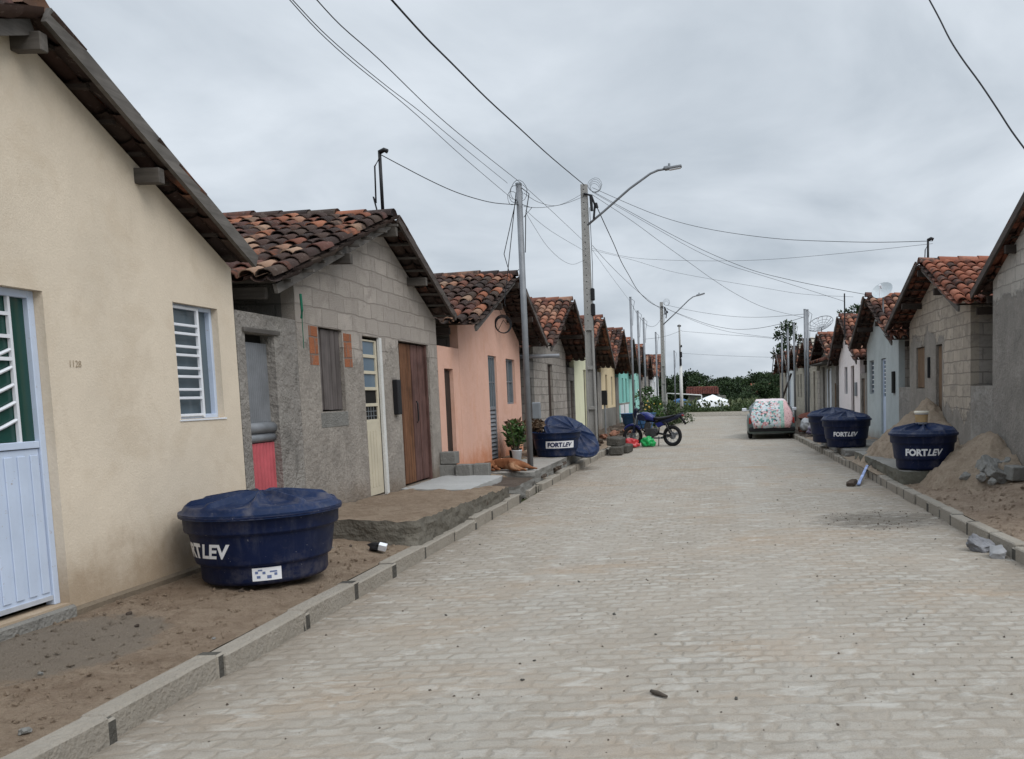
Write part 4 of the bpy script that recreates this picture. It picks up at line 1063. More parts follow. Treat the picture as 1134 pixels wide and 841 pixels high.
def tank(loc, R, H, lid_h, label, ang, size, lid=True, boxed=False, body_mat=None, rot_lid=0., text=True, sticker=None, tiltlid=(0, 0)):
    t = thing('water_tank', label, 'water tank', loc, 0, 'blue water tanks along the pavements')
    b = MB(); b.lathe(tank_body(R, H), 64); B = b.build('body', body_mat or M['bluetank'], t, True)
    if lid:
        l = lid_mesh(R, lid_h); L_ = l.build('lid', M['lidblue'], t, True); L_.location = (0, 0, H+.01); L_.rotation_euler = (tiltlid[0], tiltlid[1], rot_lid)
    if text:
        v1, f1 = text_geo('FORT', size, 0, size*.05); w1 = max(v.x for v in v1)
        v2, f2 = text_geo('LEV', size, .3, size*.035); w2 = max(v.x for v in v2)
        v2 = [Vector((v.x+w1-size*.04, v.y, 0)) for v in v2]; cx = (w1+w2)/2
        g = MB(); z0 = H*.42
        if boxed:
            g2 = MB(); nb = 14; 
            for i in range(nb):
                a, c = -size*.3+(w1+w2+size*.7)*i/nb, -size*.3+(w1+w2+size*.7)*(i+1)/nb
                q = [Vector((a, -size*.25, 0)), Vector((c, -size*.25, 0)), Vector((c, size*.95, 0)), Vector((a, size*.95, 0))]
                wrap(g2, q, [(0, 1, 2, 3)], R-.002, H, ang, z0, cx)
            g2.build('label_panel', M['lettering'], B)
        wrap(g, v1, f1, R+(.004 if boxed else 0), H, ang, z0, cx); wrap(g, v2, f2, R+(.004 if boxed else 0), H, ang, z0, cx)
        g.build('lettering', M['navy_ink'] if boxed else M['lettering'], B)
    if sticker:
        a0, z0, w, hh = sticker; g = MB(); nb = 6
        q = lambda x, y: Vector((x, y, 0))
        for i in range(nb):
            a, c = w*i/nb, w*(i+1)/nb; wrap(g, [q(a, 0), q(c, 0), q(c, hh), q(a, hh)], [(0, 1, 2, 3)], R, H, a0, z0, w/2)
        g.mi = 1
        r = random.Random(3)
        for (a, c, dx, dy) in ((.03, .02, .025, .02), (.07, .05, .02, .02), (.10, .015, .03, .025), (.12, .06, .05, .012), (.04, .075, .03, .012), (.15, .035, .02, .02), (.02, .055, .02, .02)):
            wrap(g, [q(a, c), q(a+dx, c), q(a+dx, c+dy), q(a, c+dy)], [(0, 1, 2, 3)], R+.002, H, a0, z0, w/2)
        g.build('sticker', [M['lettering'], paint('printed_label', (.12, .16, .3), .6)], B)
    return t
def facing(x, y): return math.atan2(-y, -x)
tank((-3.64, 6.84, .205), .565, .545, .135, 'large navy water tank with ribbed lid beside the cream house', facing(-3.62, 6.84)-rad(63), .150, sticker=(facing(-3.62, 6.84)+rad(0), .0375, .2, .10), rot_lid=.2)
T2 = tank((3.22, 13.22, .335), .515, .54, .15, 'navy water tank with a paint bucket standing on its lid', facing(3.14, 13.22)+rad(2), .135, rot_lid=.3)
tank((2.98, 19.35, .275), .55, .62, .17, 'front navy water tank of the pair before the blue grey house', facing(2.98, 19.35)-rad(2), .13, rot_lid=.1)
tank((2.92, 21.2, .275), .60, .66, .19, 'rear navy water tank behind another tank, no writing showing', facing(2.92, 21.2)+rad(90), .115, rot_lid=.5)
tank((-3.26, 17.65, .34), .50, .50, .1, 'open blue water tank with a boxed white label beside the flower pots', facing(-3.42, 17.65)+rad(10), .12, lid=False, boxed=True, body_mat=M['lidblue'])
tank((-3.1, 35.2, .14), .72, .62, .1, 'faded blue open tank behind the motorcycle', 0, .1, lid=False, text=False, body_mat=M['paleblue'])
l = lid_mesh(.63, .17, 9); o = l.build('tank_lid', M['lidblue'], smooth=True, loc=(-3.02, 18.2, .72)); o.rotation_euler = (rad(30), rad(30), rad(14)); tag(o, 'blue ribbed tank lid slid off and leaning on the open tank', 'tank lid')
# paint bucket on the tank lid
b = thing('paint_bucket', 'white paint bucket with brown label on the tank lid', 'bucket', (3.19, 13.2, 1.015))
m = MB(); m.lathe([(.001, 0), (.088, 0), (.10, .17), (.108, .172), (.108, .195), (.1, .196), (.095, .17), (.001, .165)], 28); m.build('tub', M['whitemetal'], b, True)
m = MB(); m.lathe([(.0915, .03), (.1005, .15)], 28); m.build('printed_band', paint('tan_print', (.38, .26, .13), .6, .3), b, True)
m = MB(); m.lathe([(.001, .20), (.11, .20), (.112, .185), (.112, .168)], 28); m.build('rim', paint('bucket_lid', (.62, .58, .48), .6), b, True)

# ================================================================== poles and lamps
def conc_pole(loc, H, label, arm=None, boxes=(), w0=.27, w1=.17):
    p = thing('utility_pole', label, 'utility pole', loc)
    m = MB(); n = 16
    # double-T concrete pole: two flanges (facing along the street) and a web, with cross diaphragms and holes
    wa = lambda z: w0+(w1-w0)*z/H
    def fl(y, z0, z1, ww, dd): 
        a, b = wa(z0)*ww, wa(z1)*ww
        m.add([(-a/2, y-dd/2, z0), (a/2, y-dd/2, z0), (a/2, y+dd/2, z0), (-a/2, y+dd/2, z0), (-b/2, y-dd/2, z1), (b/2, y-dd/2, z1), (b/2, y+dd/2, z1), (-b/2, y+dd/2, z1)],
              [(0,3,2,1),(4,5,6,7),(0,1,5,4),(1,2,6,5),(2,3,7,6),(3,0,4,7)])
    # side flanges seen as rails, recessed web between them in the lower part
    zt = H*.46
    for sx in (-1, 1):
        a, b, c = wa(0), wa(zt), wa(H)
        m.add([(sx*a/2, -a*.32, 0), (sx*(a/2-.045), -a*.32, 0), (sx*(a/2-.045), a*.32, 0), (sx*a/2, a*.32, 0), (sx*b/2, -b*.32, zt), (sx*(b/2-.045), -b*.32, zt), (sx*(b/2-.045), b*.32, zt), (sx*b/2, b*.32, zt)],
              [(0,3,2,1),(4,5,6,7),(0,1,5,4),(1,2,6,5),(2,3,7,6),(3,0,4,7)])
    m.box(-w0/2+.047, w0/2-.047, -.02, .02, 0, zt)
    for z in (.02, zt*.35, zt*.68, zt): m.box(-wa(z)/2+.046, wa(z)/2-.046, -wa(z)*.30, wa(z)*.30, z, z+.09)
    fl(0, zt, H, 1.0, w1*.85)
    m.build('shaft', M['polecon'], p, bevel=.006)
    hs = MB()
    z = zt+.25
    while z < H-.1:
        hs.tube([(-.01, -w1*.43-.002, z), (-.01, -w1*.43+.01, z)], .014, 8); z += .17
    hs.build('bolt_hole', M['dark'], p)
    if arm:
        a = MB(); pts = arm; a.tube(pts, .03, 8); A = a.build('lamp_arm', M['galv'], p, True)
        e, e0 = Vector(pts[-1]), Vector(pts[-2]); d = (e-e0).normalized()
        q = MB(); mt = d.to_track_quat('X', 'Z').to_matrix(); q.obox(e+d*.2, (.46, .16, .07), mt); q.obox(e+d*.02+Vector((0, 0, .03)), (.14, .12, .07), mt); q.build('lamp_head', M['galv'], A, bevel=.02)
        q = MB(); q.obox(e+d*.25-Vector((0, 0, .042)), (.3, .12, .02), mt); q.build('lamp_lens', M['whitemetal'], A)
        q = MB(); q.tube([e+d*.1+Vector((0, 0, .03)), e+d*.1+Vector((0, 0, .12))], .03, 8); q.build('photocell', M['dullsteel'], A)
    for z in boxes:
        q = MB(); q.box(w1*.5, w1*.5+.10, -.11, .02, z, z+.32); q.build('junction_box', M['black'], p, bevel=.02)
    q = MB(); r = random.Random(2)
    for i in range(4):
        R = .11+.025*i; c = Vector((w1*.5+.2, -.05+.02*i, H-.1+.03*i))
        q.tube([c+Vector((R*math.cos(k/16*6.283), .05*math.sin(k*.9+i), R*math.sin(k/16*6.283))) for k in range(17)], .0042, 5)
    q.tube([(.0, -.1, H-.25), (.2, -.1, H-.3), (.28, -.1, H-.55), (.24, -.1, H-.9)], .03, 6); q.tube([(.18, -.1, H-.3), (.2, -.12, H-.7)], .04, 6); q.tube([(.3, -.1, H-.5), (.33, -.1, H-.62)], .05, 6)
    q.tube([(.14, -.08, H-.6), (.16, -.08, H*.7), (.13, -.08, H*.5), (.17, -.08, H*.3), (.15, -.08, .2)], .008, 5)
    q.build('cable_coil', M['cable'], p)
    return p
conc_pole((-3.26, 23.0, .05), 7.0, 'tall concrete street lamp pole beside the blue tank lid', [(.06, -.05, 5.95), (.5, -.1, 6.28), (1.2, -.1, 6.85), (1.75, -.1, 7.22), (1.95, -.1, 7.3), (2.15, -.1, 7.33)], (4.0, 3.6))
conc_pole((-2.76, 48.0, .0), 6.55, 'far concrete street lamp pole near the end of the street', [(.06, -.05, 5.3), (.8, -.1, 5.95), (1.5, -.1, 6.6), (1.75, -.1, 6.78), (2.0, -.1, 6.85)])
# white footed service pole at the end of the street
p = thing('utility_pole', 'slim pole with white lower half standing at the far end of the street', 'utility pole', (-2.12, 57, 0))
m = MB(); m.tube([(0, 0, 0), (0, 0, 3.3)], [.12, .10], 10); m.build('lower_shaft', M['polewhite'], p, True)
m = MB(); m.tube([(0, 0, 3.3), (-.03, 0, 6.0)], [.07, .055], 8); m.build('upper_shaft', M['polecon'], p, True)
for q in ((-.07, .08, -.16, -.06, 3.32, 3.75), (-.06, .12, -.18, -.06, 3.85, 4.2), (.05, .13, -.12, -.02, 4.5, 4.65)):
    m = MB(); m.box(*q); m.build('junction_box', M['black'], p)
m = MB(); m.box(-.15, .09, -.05, .05, 5.85, 5.95); m.build('crossarm', M['black'], p)
def steel_post(x, y, H, label, r=.04, z=.0, lean=0.):
    p = thing('service_post', label, 'post', (x, y, z), 0, 'thin steel service posts')
    m = MB(); m.tube([(0, 0, 0), (lean, 0, H)], r, 10); m.build('tube', M['galv'], p, True)
    m = MB(); m.tube([(lean, 0, H), (lean, 0, H+.03)], r*1.1, 10); q = m.build('cap', M['dullsteel'], p)
    m = MB(); m.tube([(lean+r, -.02, H-.05), (lean+r+.12, -.03, H-.15), (lean+r+.05, -.03, H-.5), (lean+r+.02, -.03, H-1.1)], .008, 5); m.build('hanging_wire', M['cable'], p)
    return p
p1 = steel_post(-3.13, 14.5, 4.72, 'galvanised steel post before the salmon house, with a meter box', .05, .335)
m = MB(); m.box(.05, .19, .03, .14, .86, 1.14); m.build('meter_box', M['dullsteel'], p1, bevel=.015)
m = MB(); r = random.Random(6)
for i in range(3):
    R = .11+.03*i; c = Vector((-.10+.05*i, -.03, 4.5+.06*i)); m.tube([c+Vector((R*math.cos(k/14*6.283)*.8, .04*math.sin(k+i), R*math.sin(k/14*6.283))) for k in range(15)], .0042, 5)
for pts in (((-.05, 0, 4.5), (-.28, -.05, 3.6), (-.18, -.05, 3.2), (-.06, 0, 3.35)), ((-.05, 0, 4.6), (-.14, 0, 4.0), (-.32, 0, 2.8), (-.30, 0, 2.75)), ((0.05, -.02, 4.4), (.2, 0, 4.35), (.06, 0, 4.2))):
    m.tube(pts, .007, 5)
m.build('cable_coil', M['cable'], p1)
for (x, y, H, lb) in ((-3.2, 34.4, 5.25, 'first thin steel post beyond the tall lamp pole, before the mint house'), (-3.15, 37.0, 4.95, 'second thin steel post beyond the tall lamp pole'), (-3.1, 39.4, 4.85, 'third thin post, before the brownish grey house'),
                      (-2.95, 45.3, 4.6, 'fourth thin post, before the white house on the left'), (-2.95, 50.5, 4.6, 'thin post close to the far concrete lamp pole'), (-2.55, 57.5, 4.2, 'thin post standing alone between the far lamp pole and the white footed pole'),
                      (3.5, 43.5, 4.15, 'farthest of the thin posts on the right'), (3.5, 40.0, 4.25, 'middle thin post before the orange roof on the right'), (3.5, 37.0, 4.3, 'third thin post from the end on the right'),
                      (3.5, 32.6, 4.45, 'left of the two tall steel posts by the beige block house'), (3.5, 31.7, 4.35, 'right of the two tall steel posts by the beige block house')):
    steel_post(x, y, H, lb, .045, .1, 0)
m = MB(); m.tube([(3.62, 23.6, 2.9), (3.62, 23.6, 4.15)], .02, 6); tag(m.build('aerial_rod', M['black']), 'short black rod above the roof of the pink house', 'rod')
m = MB(); m.tube([(-4.75, 19.5, 2.455), (-3.45, 19.45, 2.47)], .045, 10); tag(m.build('steel_pipe', M['galv'], smooth=True), 'shiny steel pipe lying on the passage wall beside the salmon house', 'pipe')
# small meter post before the yellow house
p = thing('meter_post', 'short post with a black meter box before the yellow house', 'post', (-3.75, 29.6, .1)); m = MB(); m.tube([(0, 0, 0), (0, 0, 1.1)], .035, 8); m.build('tube', M['galv'], p); m = MB(); m.box(-.09, .09, -.07, .07, 1.1, 1.6); m.build('meter_box', M['black'], p, bevel=.01)
m = MB(); m.beam((4.1, 28.9, .25), (4.28-.14, 29.2, 1.75), .12, .03, (1, 0, 0)); tag(m.build('leaning_plank', M['tanplank']), 'pale plank leaning on the wall beside the pink house', 'plank')
m = MB(); m.tube([(3.2, 44.2, .2), (4.05, 44.6, 2.4)], .05, 6); tag(m.build('leaning_beam', M['darkdoor']), 'dark beam leaning on the white house with the orange roof', 'beam')

# ================================================================== overhead wires (hung points in metres)
WIRES = [
    ('power_cable', 'thick black cable from above the camera to the tall lamp pole', 0.016, [(-2.806,8.000,5.164), (-2.871,9.127,5.286), (-2.915,10.204,5.416), (-2.990,12.109,5.641), (-3.052,14.356,5.925), (-3.140,17.628,6.335), (-3.245,22.950,7.034)]),
    ('wire', 'thin wire from the upper left to the steel post and on to the lamp pole', 0.006, [(-2.389,5.500,4.061), (-2.448,6.016,4.107), (-2.519,6.891,4.209), (-2.692,8.778,4.403), (-2.855,10.995,4.662), (-3.091,14.500,5.086)]),
    ('wire', 'thin wire running from the steel post top down to the tall lamp pole', 0.006, [(-3.062,14.500,5.057), (-3.157,17.494,5.265), (-3.344,22.950,5.624)]),
    ('wire', 'left one of the close pair of wires meeting at the steel post', 0.005, [(-2.555,5.500,4.064), (-2.624,6.065,4.095), (-2.682,6.739,4.150), (-2.735,7.530,4.229), (-2.808,8.581,4.327), (-2.981,10.821,4.509), (-3.236,14.500,4.827)]),
    ('wire', 'right one of the close pair of wires meeting at the steel post', 0.005, [(-2.538,5.500,4.064), (-2.616,6.092,4.112), (-2.688,6.806,4.188), (-2.767,7.726,4.297), (-2.857,8.900,4.444), (-3.037,11.044,4.690), (-3.314,14.500,5.091)]),
    ('wire', 'twisted service wire from the roof mast of the block house to the steel post', 0.009, [(-4.220,11.300,4.731), (-4.085,11.753,4.686), (-3.919,12.299,4.636), (-3.751,12.821,4.603), (-3.583,13.301,4.601), (-3.378,13.848,4.633), (-3.121,14.500,4.737)]),
    ('wire', 'lower sagging wire between the steel post and the tall lamp pole', 0.007, [(-3.062,14.500,4.707), (-3.102,16.269,5.061), (-3.170,19.235,5.759), (-3.279,22.950,6.735)]),
    ('wire', 'upper slack wire between the steel post and the tall lamp pole', 0.006, [(-3.053,14.500,4.925), (-3.120,16.038,5.111), (-3.153,18.003,5.460), (-3.198,20.315,6.070), (-3.276,22.950,6.827)]),
    ('wire', 'drooping slack wire looping from the steel post to the tall lamp pole', 0.005, [(-3.036,14.500,4.618), (-3.140,15.716,4.598), (-3.279,17.607,4.578), (-3.348,19.661,4.619), (-3.335,21.235,4.746), (-3.315,22.950,5.110)]),
    ('wire', 'straight faint wire falling from the steel post behind the lamp pole', 0.005, [(-3.035,14.500,4.648), (-3.163,17.434,4.848), (-3.306,22.950,5.343)]),
    ('service_cable', 'long cable from the tall lamp pole to the mast on the orange roof', 0.009, [(-3.028,22.900,6.948), (-1.909,21.777,6.237), (-1.091,20.976,5.763), (-0.307,20.234,5.394), (0.583,19.413,5.063), (1.532,18.548,4.773), (2.451,17.717,4.563), (3.308,16.945,4.395), (4.134,16.200,4.274)]),
    ('service_cable', 'cable from the tall lamp pole to the dish roof, upper strand', 0.009, [(-3.032,22.900,6.857), (-1.976,22.470,6.192), (-1.046,22.093,5.603), (-0.232,21.770,5.128), (0.475,21.498,4.762), (1.126,21.255,4.472), (1.807,21.009,4.251), (2.536,20.749,4.042), (3.807,20.300,3.719)]),
    ('service_cable', 'cable from the tall lamp pole to the pink house roof, lower strand', 0.007, [(-3.033,22.900,6.834), (-2.025,23.013,6.256), (-1.214,23.104,5.789), (-0.368,23.197,5.315), (0.441,23.283,4.954), (1.357,23.374,4.660), (2.381,23.477,4.338), (3.615,23.600,3.937)]),
    ('service_cable', 'cable from the tall lamp pole across to the pair of steel posts', 0.008, [(-3.035,22.900,6.765), (-2.143,24.290,6.343), (-1.471,25.377,5.972), (-0.679,26.640,5.547), (0.083,27.850,5.139), (0.953,29.165,4.749), (1.978,30.604,4.441), (3.493,32.600,4.259)]),
    ('wire', 'nearly level wire from the lower lamp pole to the orange roof mast', 0.005, [(-3.107,22.900,5.401), (-1.952,21.803,4.960), (-0.350,20.328,4.629), (1.109,18.989,4.415), (2.615,17.603,4.299), (4.134,16.200,4.225)]),
    ('wire', 'wire from the lower lamp pole sloping to the blue grey house', 0.005, [(-3.109,22.900,5.354), (-2.023,22.580,5.025), (-1.083,22.298,4.688), (-0.025,21.991,4.419), (1.184,21.643,4.147), (2.271,21.330,3.910), (3.436,21.000,3.782)]),
    ('service_cable', 'heavy drooping cable from the tall lamp pole to the far lamp pole', 0.02, [(-2.972,22.900,6.556), (-3.019,25.106,6.470), (-3.079,28.060,6.354), (-3.154,30.898,6.233), (-3.168,33.957,6.130), (-3.178,37.191,6.022), (-3.088,40.401,5.981), (-2.933,43.590,6.005), (-2.633,47.900,6.180)]),
    ('wire', 'thin wire from the tall lamp pole to the thin left posts', 0.006, [(-3.085,22.900,5.354), (-3.157,27.449,5.304), (-3.240,34.400,5.239)]),
    ('wire', 'thin wire from the tall lamp pole to the far lamp pole', 0.009, [(-3.081,22.900,5.470), (-3.075,25.921,5.496), (-3.031,30.121,5.562), (-2.924,36.347,5.694), (-2.637,47.900,6.033)]),
    ('wire', 'short slack wire between the thin left posts and the far pole', 0.011, [(-3.205,34.400,5.203), (-3.189,37.808,4.930), (-3.023,41.274,4.756), (-2.783,43.600,4.970), (-2.641,47.900,5.885)]),
    ('service_cable', 'far cable sagging from the far lamp pole to the right hand posts, lowest', 0.013, [(-2.482,47.900,6.226), (-2.089,46.785,5.918), (-0.362,42.233,4.897), (0.486,40.080,4.503), (1.146,38.452,4.290), (1.860,36.708,4.188), (2.449,35.251,4.179), (3.050,33.738,4.226), (3.493,32.600,4.292)]),
    ('wire', 'far wire from the far lamp pole to the right hand posts, middle', 0.011, [(-2.478,47.900,6.374), (-0.813,43.560,5.594), (0.700,39.679,5.001), (1.629,37.323,4.718), (2.455,35.235,4.541), (3.495,32.600,4.393)]),
    ('wire', 'far wire from the far lamp pole down to the farthest right post', 0.011, [(-2.484,47.900,6.177), (-0.884,46.662,5.350), (0.550,45.595,4.761), (1.929,44.615,4.430), (3.511,43.500,4.142)]),
    ('wire', 'wire from the white footed pole to the farthest right post', 0.012, [(-1.987,57.000,5.555), (-0.472,53.277,5.155), (0.858,50.010,4.803), (2.255,46.585,4.453), (3.510,43.500,4.097)]),
    ('wire', 'low wire from the white footed pole to the right row', 0.01, [(-2.026,57.000,4.111), (0.577,50.626,3.643), (2.449,46.053,3.342), (3.495,43.500,3.195)]),
    ('wire', 'wire from the left thin posts to the white footed pole', 0.011, [(-3.150,39.400,4.009), (-2.755,45.076,4.429), (-2.426,49.995,4.878), (-1.986,57.000,5.614)]),
    ('power_cable', 'thick cable crossing the upper right corner of the sky', 0.01, [(1.880,7.500,4.840), (1.933,7.360,4.620), (1.983,7.215,4.390), (2.047,7.080,4.183), (2.135,6.920,3.945), (2.219,6.754,3.692), (2.282,6.625,3.492), (2.353,6.500,3.305)]),
]
for n_, l_, r_, pts in WIRES:
    P3 = [Vector(p) for p in pts]; fine = []
    for i in range(len(P3)-1):
        a = P3[max(0, i-1)]; b = P3[i]; c = P3[i+1]; d = P3[min(len(P3)-1, i+2)]
        for k in range(4):
            t = k/4; fine.append(.5*((2*b) + (c-a)*t + (2*a-5*b+4*c-d)*t*t + (3*b-a-3*c+d)*t**3))
    fine.append(P3[-1])
    w = MB(); w.tube(fine, r_*.66, 6); tag(w.build(n_, M['cable'], smooth=True), l_, 'cable')

# ================================================================== car under a flowered sheet
car = thing('parked_car', 'hatchback parked by the right kerb with its rear wrapped in flowered cloth', 'car', (1.86, 27.7, 0), rad(-1.5))
cg = paint('grey_green_car_paint', (.11, .145, .14), .3, .15, spec=.5); 
def loft(secs, name, m, parent, smooth=True):
    mb = MB(); n = len(secs[0]); vs = [p for s_ in secs for p in s_]
    fs = [(i*n+k, i*n+(k+1) % n, (i+1)*n+(k+1) % n, (i+1)*n+k) for i in range(len(secs)-1) for k in range(n)]
    fs += [tuple(range(n))[::-1], tuple((len(secs)-1)*n+k for k in range(n))]
    mb.add(vs, fs); o = mb.build(name, m, parent, smooth); return o
def carsec(y, w, z0, z1, wt=None):
    wt = wt or w*.96; c = .06
    return [(-w+c, y, z0), (w-c, y, z0), (w, y, z0+c), (w, y, (z0+z1)/2), (wt, y, z1-c*.5), (wt-c, y, z1), (-wt+c, y, z1), (-wt, y, z1-c*.5), (-w, y, (z0+z1)/2), (-w, y, z0+c)]
B = loft([carsec(-.02, .68, .24, .52), carsec(.02, .75, .2, .74), carsec(.12, .77, .18, .80), carsec(.8, .78, .18, .80), carsec(2.6, .78, .18, .78), carsec(3.2, .76, .18, .72), carsec(3.6, .70, .2, .62), carsec(3.68, .6, .25, .5)], 'body', cg, car)
loft([carsec(.10, .70, .74, .84, .68), carsec(.42, .69, .76, 1.10, .53), carsec(.62, .69, .78, 1.20, .49), carsec(1.2, .70, .78, 1.245, .49), carsec(1.9, .70, .78, 1.21, .49), carsec(2.65, .66, .76, .80, .58)], 'cabin', cg, B)
for sx in (-1, 1):
    g = MB(); g.add([(sx*.703, .65, .86), (sx*.705, 1.9, .86), (sx*.60, 1.72, 1.13), (sx*.595, .75, 1.13)], [(0, 1, 2, 3)]); g.build('side_window', M['greyglass'], B)
    m = MB(); m.obox((sx*.86, 1.95, .92), (.16, .08, .11), Matrix.Identity(3)); m.obox((sx*.75, 1.97, .9), (.12, .04, .03), Matrix.Identity(3)); m.build('mirror', M['whitemetal'], car, bevel=.02)
    m = MB(); m.box(sx*.60, sx*.735, -.012, .06, .50, .70); m.build('taillight', paint('red_lens', (.32, .02, .015), .25), car, bevel=.015)
    for y in (.62, 2.95):
        w = MB(); mt = Matrix.Translation((sx*.69, y, .27)) @ Matrix.Rotation(math.pi/2, 4, 'Z'); w.torus(.20, .075, 28, 10, mt); wh = w.build('wheel', M['tyre'], car, True)
        w = MB(); w.lathe([(.001, .02), (.1, .03), (.17, .0), (.175, -.04), (.001, -.04)], 20, mat=Matrix.Translation((sx*.74, y, .27)) @ Matrix.Rotation(sx*math.pi/2, 4, 'Y')); w.build('rim', M['galv'], wh, True)
m = MB(); m.box(-.74, .74, -.075, .01, .25, .40); m.build('bumper', M['black'], car, bevel=.03)
m = MB(); m.box(-.17, .17, -.082, -.07, .47, .56); m.build('number_plate', M['whitemetal'], car)
def clothmat():
    t = NT('flowered_sheet'); o = t.obj(); x = t.sep(o)[0]
    v = t.n('ShaderNodeTexVoronoi'); v.inputs['Scale'].default_value = 17; t.l(t.scaled(o, 1, 1, 1), v.inputs['Vector'])
    cr = t.n('ShaderNodeValToRGB'); cr.color_ramp.interpolation = 'CONSTANT'
    for i in range(5): cr.color_ramp.elements.new(.5)
    for i, (p_, c) in enumerate(((0, (.62, .62, .62)), (.24, (.12, .28, .26)), (.36, (.50, .24, .25)), (.48, (.48, .56, .60)), (.66, (.06, .13, .13)), (.74, (.60, .44, .43)), (.88, (.40, .52, .48)))):
        cr.color_ramp.elements[i].position = p_; cr.color_ramp.elements[i].color = (*c, 1)
    sp = t.sep(v.outputs['Color']); t.l(sp[0], cr.inputs[0])
    fl = t.n('ShaderNodeTexVoronoi'); fl.inputs['Scale'].default_value = 3.2; t.l(o, fl.inputs['Vector'])
    col = t.mix(t.math('MULTIPLY', t.rng(fl.outputs['Distance'], .34, .16, 0, .6), t.rng(sp[1], .25, .45)), cr.outputs[0], (.62, .30, .31))
    v2 = t.n('ShaderNodeTexVoronoi'); v2.inputs['Scale'].default_value = 22; t.l(o, v2.inputs['Vector'])
    pinkc = t.mix(t.rng(v2.outputs['Distance'], .2, .35), (.42, .2, .22), (.68, .45, .44))
    edge = t.math('ADD', x, t.math('MULTIPLY', t.noise(o, 6, 3), .05))
    gr = t.mix(t.rng(v2.outputs['Distance'], .25, .4), (.09, .26, .21), (.35, .5, .43))
    col = t.mix(t.rng(edge, .30, .31), col, gr)
    col = t.mix(t.rng(edge, .42, .43), col, pinkc)
    y = t.sep(o)[1]
    col = t.mix(t.rng(y, .5, .56), col, t.mix(t.rng(v2.outputs['Distance'], .2, .4), (.55, .42, .44), (.66, .58, .58)))
    t.bump(t.noise(o, 12, 5), .3, .01)
    return t.done(col, .9, spec=.1)
cl = MB(); prof = [(-.105, .355, .585), (-.10, .50, .625), (-.045, .62, .66), (.0, .72, .685), (.05, .84, .665), (.2, .98, .605), (.38, 1.12, .555), (.52, 1.205, .525), (.66, 1.245, .505), (1.0, 1.265, .50), (1.4, 1.268, .50)]
n = 24; vs = []
for i, (y, z, w) in enumerate(prof):
    for k in range(n+1):
        u = -1+2*k/n; e = max(0, abs(u)-.85)/.15
        xx = u*w; vs.append((xx + .01*math.sin(i*2.1+k), y + .02*e + .008*math.sin(k*1.3+i), z - .045*e*e*(1 if i > 5 else .2) + .012*fbm(xx, z+y, 5)))
cl.add(vs, [(i*(n+1)+k, i*(n+1)+k+1, (i+1)*(n+1)+k+1, (i+1)*(n+1)+k) for i in range(len(prof)-1) for k in range(n)])
o = cl.build('car_cover', clothmat(), None, True, loc=(1.86, 27.685, .012)); o.rotation_euler = (0, 0, rad(-1.5)); tag(o, 'flowered pink and green sheet draped over the back of the parked car', 'cloth')
md = o.modifiers.new('thickness', 'SOLIDIFY'); md.thickness = .008; md.offset = 1

# ================================================================== motorcycle
mo = thing('motorcycle', 'blue motorcycle standing across the left kerb side of the street', 'motorcycle', (-1.24, 25.35, 0), rad(180-14)); mo.scale = (1, 1, 1.07)
def wheel(x, parent, steer=0):
    mt = Matrix.Translation((x, 0, .285)) @ Matrix.Rotation(steer, 4, 'Z')
    w = MB(); w.torus(.242, .052, 36, 10, mt); wh = w.build('wheel', M['tyre'], parent, True)
    r = MB(); r.torus(.198, .014, 30, 6, mt)
    for k in range(10):
        a = 2*math.pi*k/10; r.tube([mt @ Vector((.03*math.cos(a+.4), .02*(-1)**k, .03*math.sin(a+.4))), mt @ Vector((.198*math.cos(a), 0, .198*math.sin(a)))], .006, 4)
    r.tube([mt @ Vector((0, -.06, 0)), mt @ Vector((0, .06, 0))], .035, 12); r.tube([mt @ Vector((0, -.03, 0)), mt @ Vector((0, -.025, 0))], .10, 18); r.build('rim', M['galv'], wh)
    return wh
wheel(0, mo); wheel(1.24, mo, .35)
blue = paint('blue_fuel_tank_paint', (.008, .016, .13), .3, .1, spec=.5)
navyp = paint('dark_navy_fairing', (.008, .012, .035), .4, .1)
def blob(secs, name, m, parent, n=14):
    """secs: (x, halfwidth, zmid, halfheight)"""
    mb = MB(); vs = []
    for (x, w, z, h) in secs:
        for k in range(n):
            t = 2*math.pi*k/n; c, s_ = math.cos(t), math.sin(t)
            vs.append((x, w*math.copysign(abs(c)**.75, c), z+h*math.copysign(abs(s_)**.75, s_)))
    fs = [(i*n+k, i*n+(k+1) % n, (i+1)*n+(k+1) % n, (i+1)*n+k) for i in range(len(secs)-1) for k in range(n)] + [tuple(range(n))[::-1], tuple((len(secs)-1)*n+k for k in range(n))]
    mb.add(vs, fs); return mb.build(name, m, parent, True)
blob([(.52, .05, .74, .05), (.60, .11, .78, .09), (.75, .15, .83, .12), (.9, .15, .84, .12), (1.0, .11, .82, .09), (1.06, .04, .80, .04)], 'fuel_tank', blue, mo)
b = MB()
for sy in (-1, 1): b.add([(.86, sy*.152, .86), (.98, sy*.128, .88), (.94, sy*.142, .80), (.88, sy*.152, .79)], [(0, 1, 2, 3)])
b.build('tank_emblem', M['whitemetal'], mo)
blob([(-.18, .04, .86, .025), (-.05, .09, .83, .035), (.2, .12, .78, .045), (.4, .12, .755, .05), (.56, .08, .76, .05)], 'seat', M['black'], mo)
blob([(-.36, .03, .88, .03), (-.2, .075, .82, .05), (.05, .09, .74, .07), (.3, .09, .68, .08), (.42, .06, .66, .07)], 'tail_fairing', navyp, mo)
blob([(-.36, .05, .84, .02), (-.33, .055, .85, .03), (-.3, .04, .86, .02)], 'taillight', paint('moto_red_lens', (.3, .02, .02), .3), mo)
f = MB()
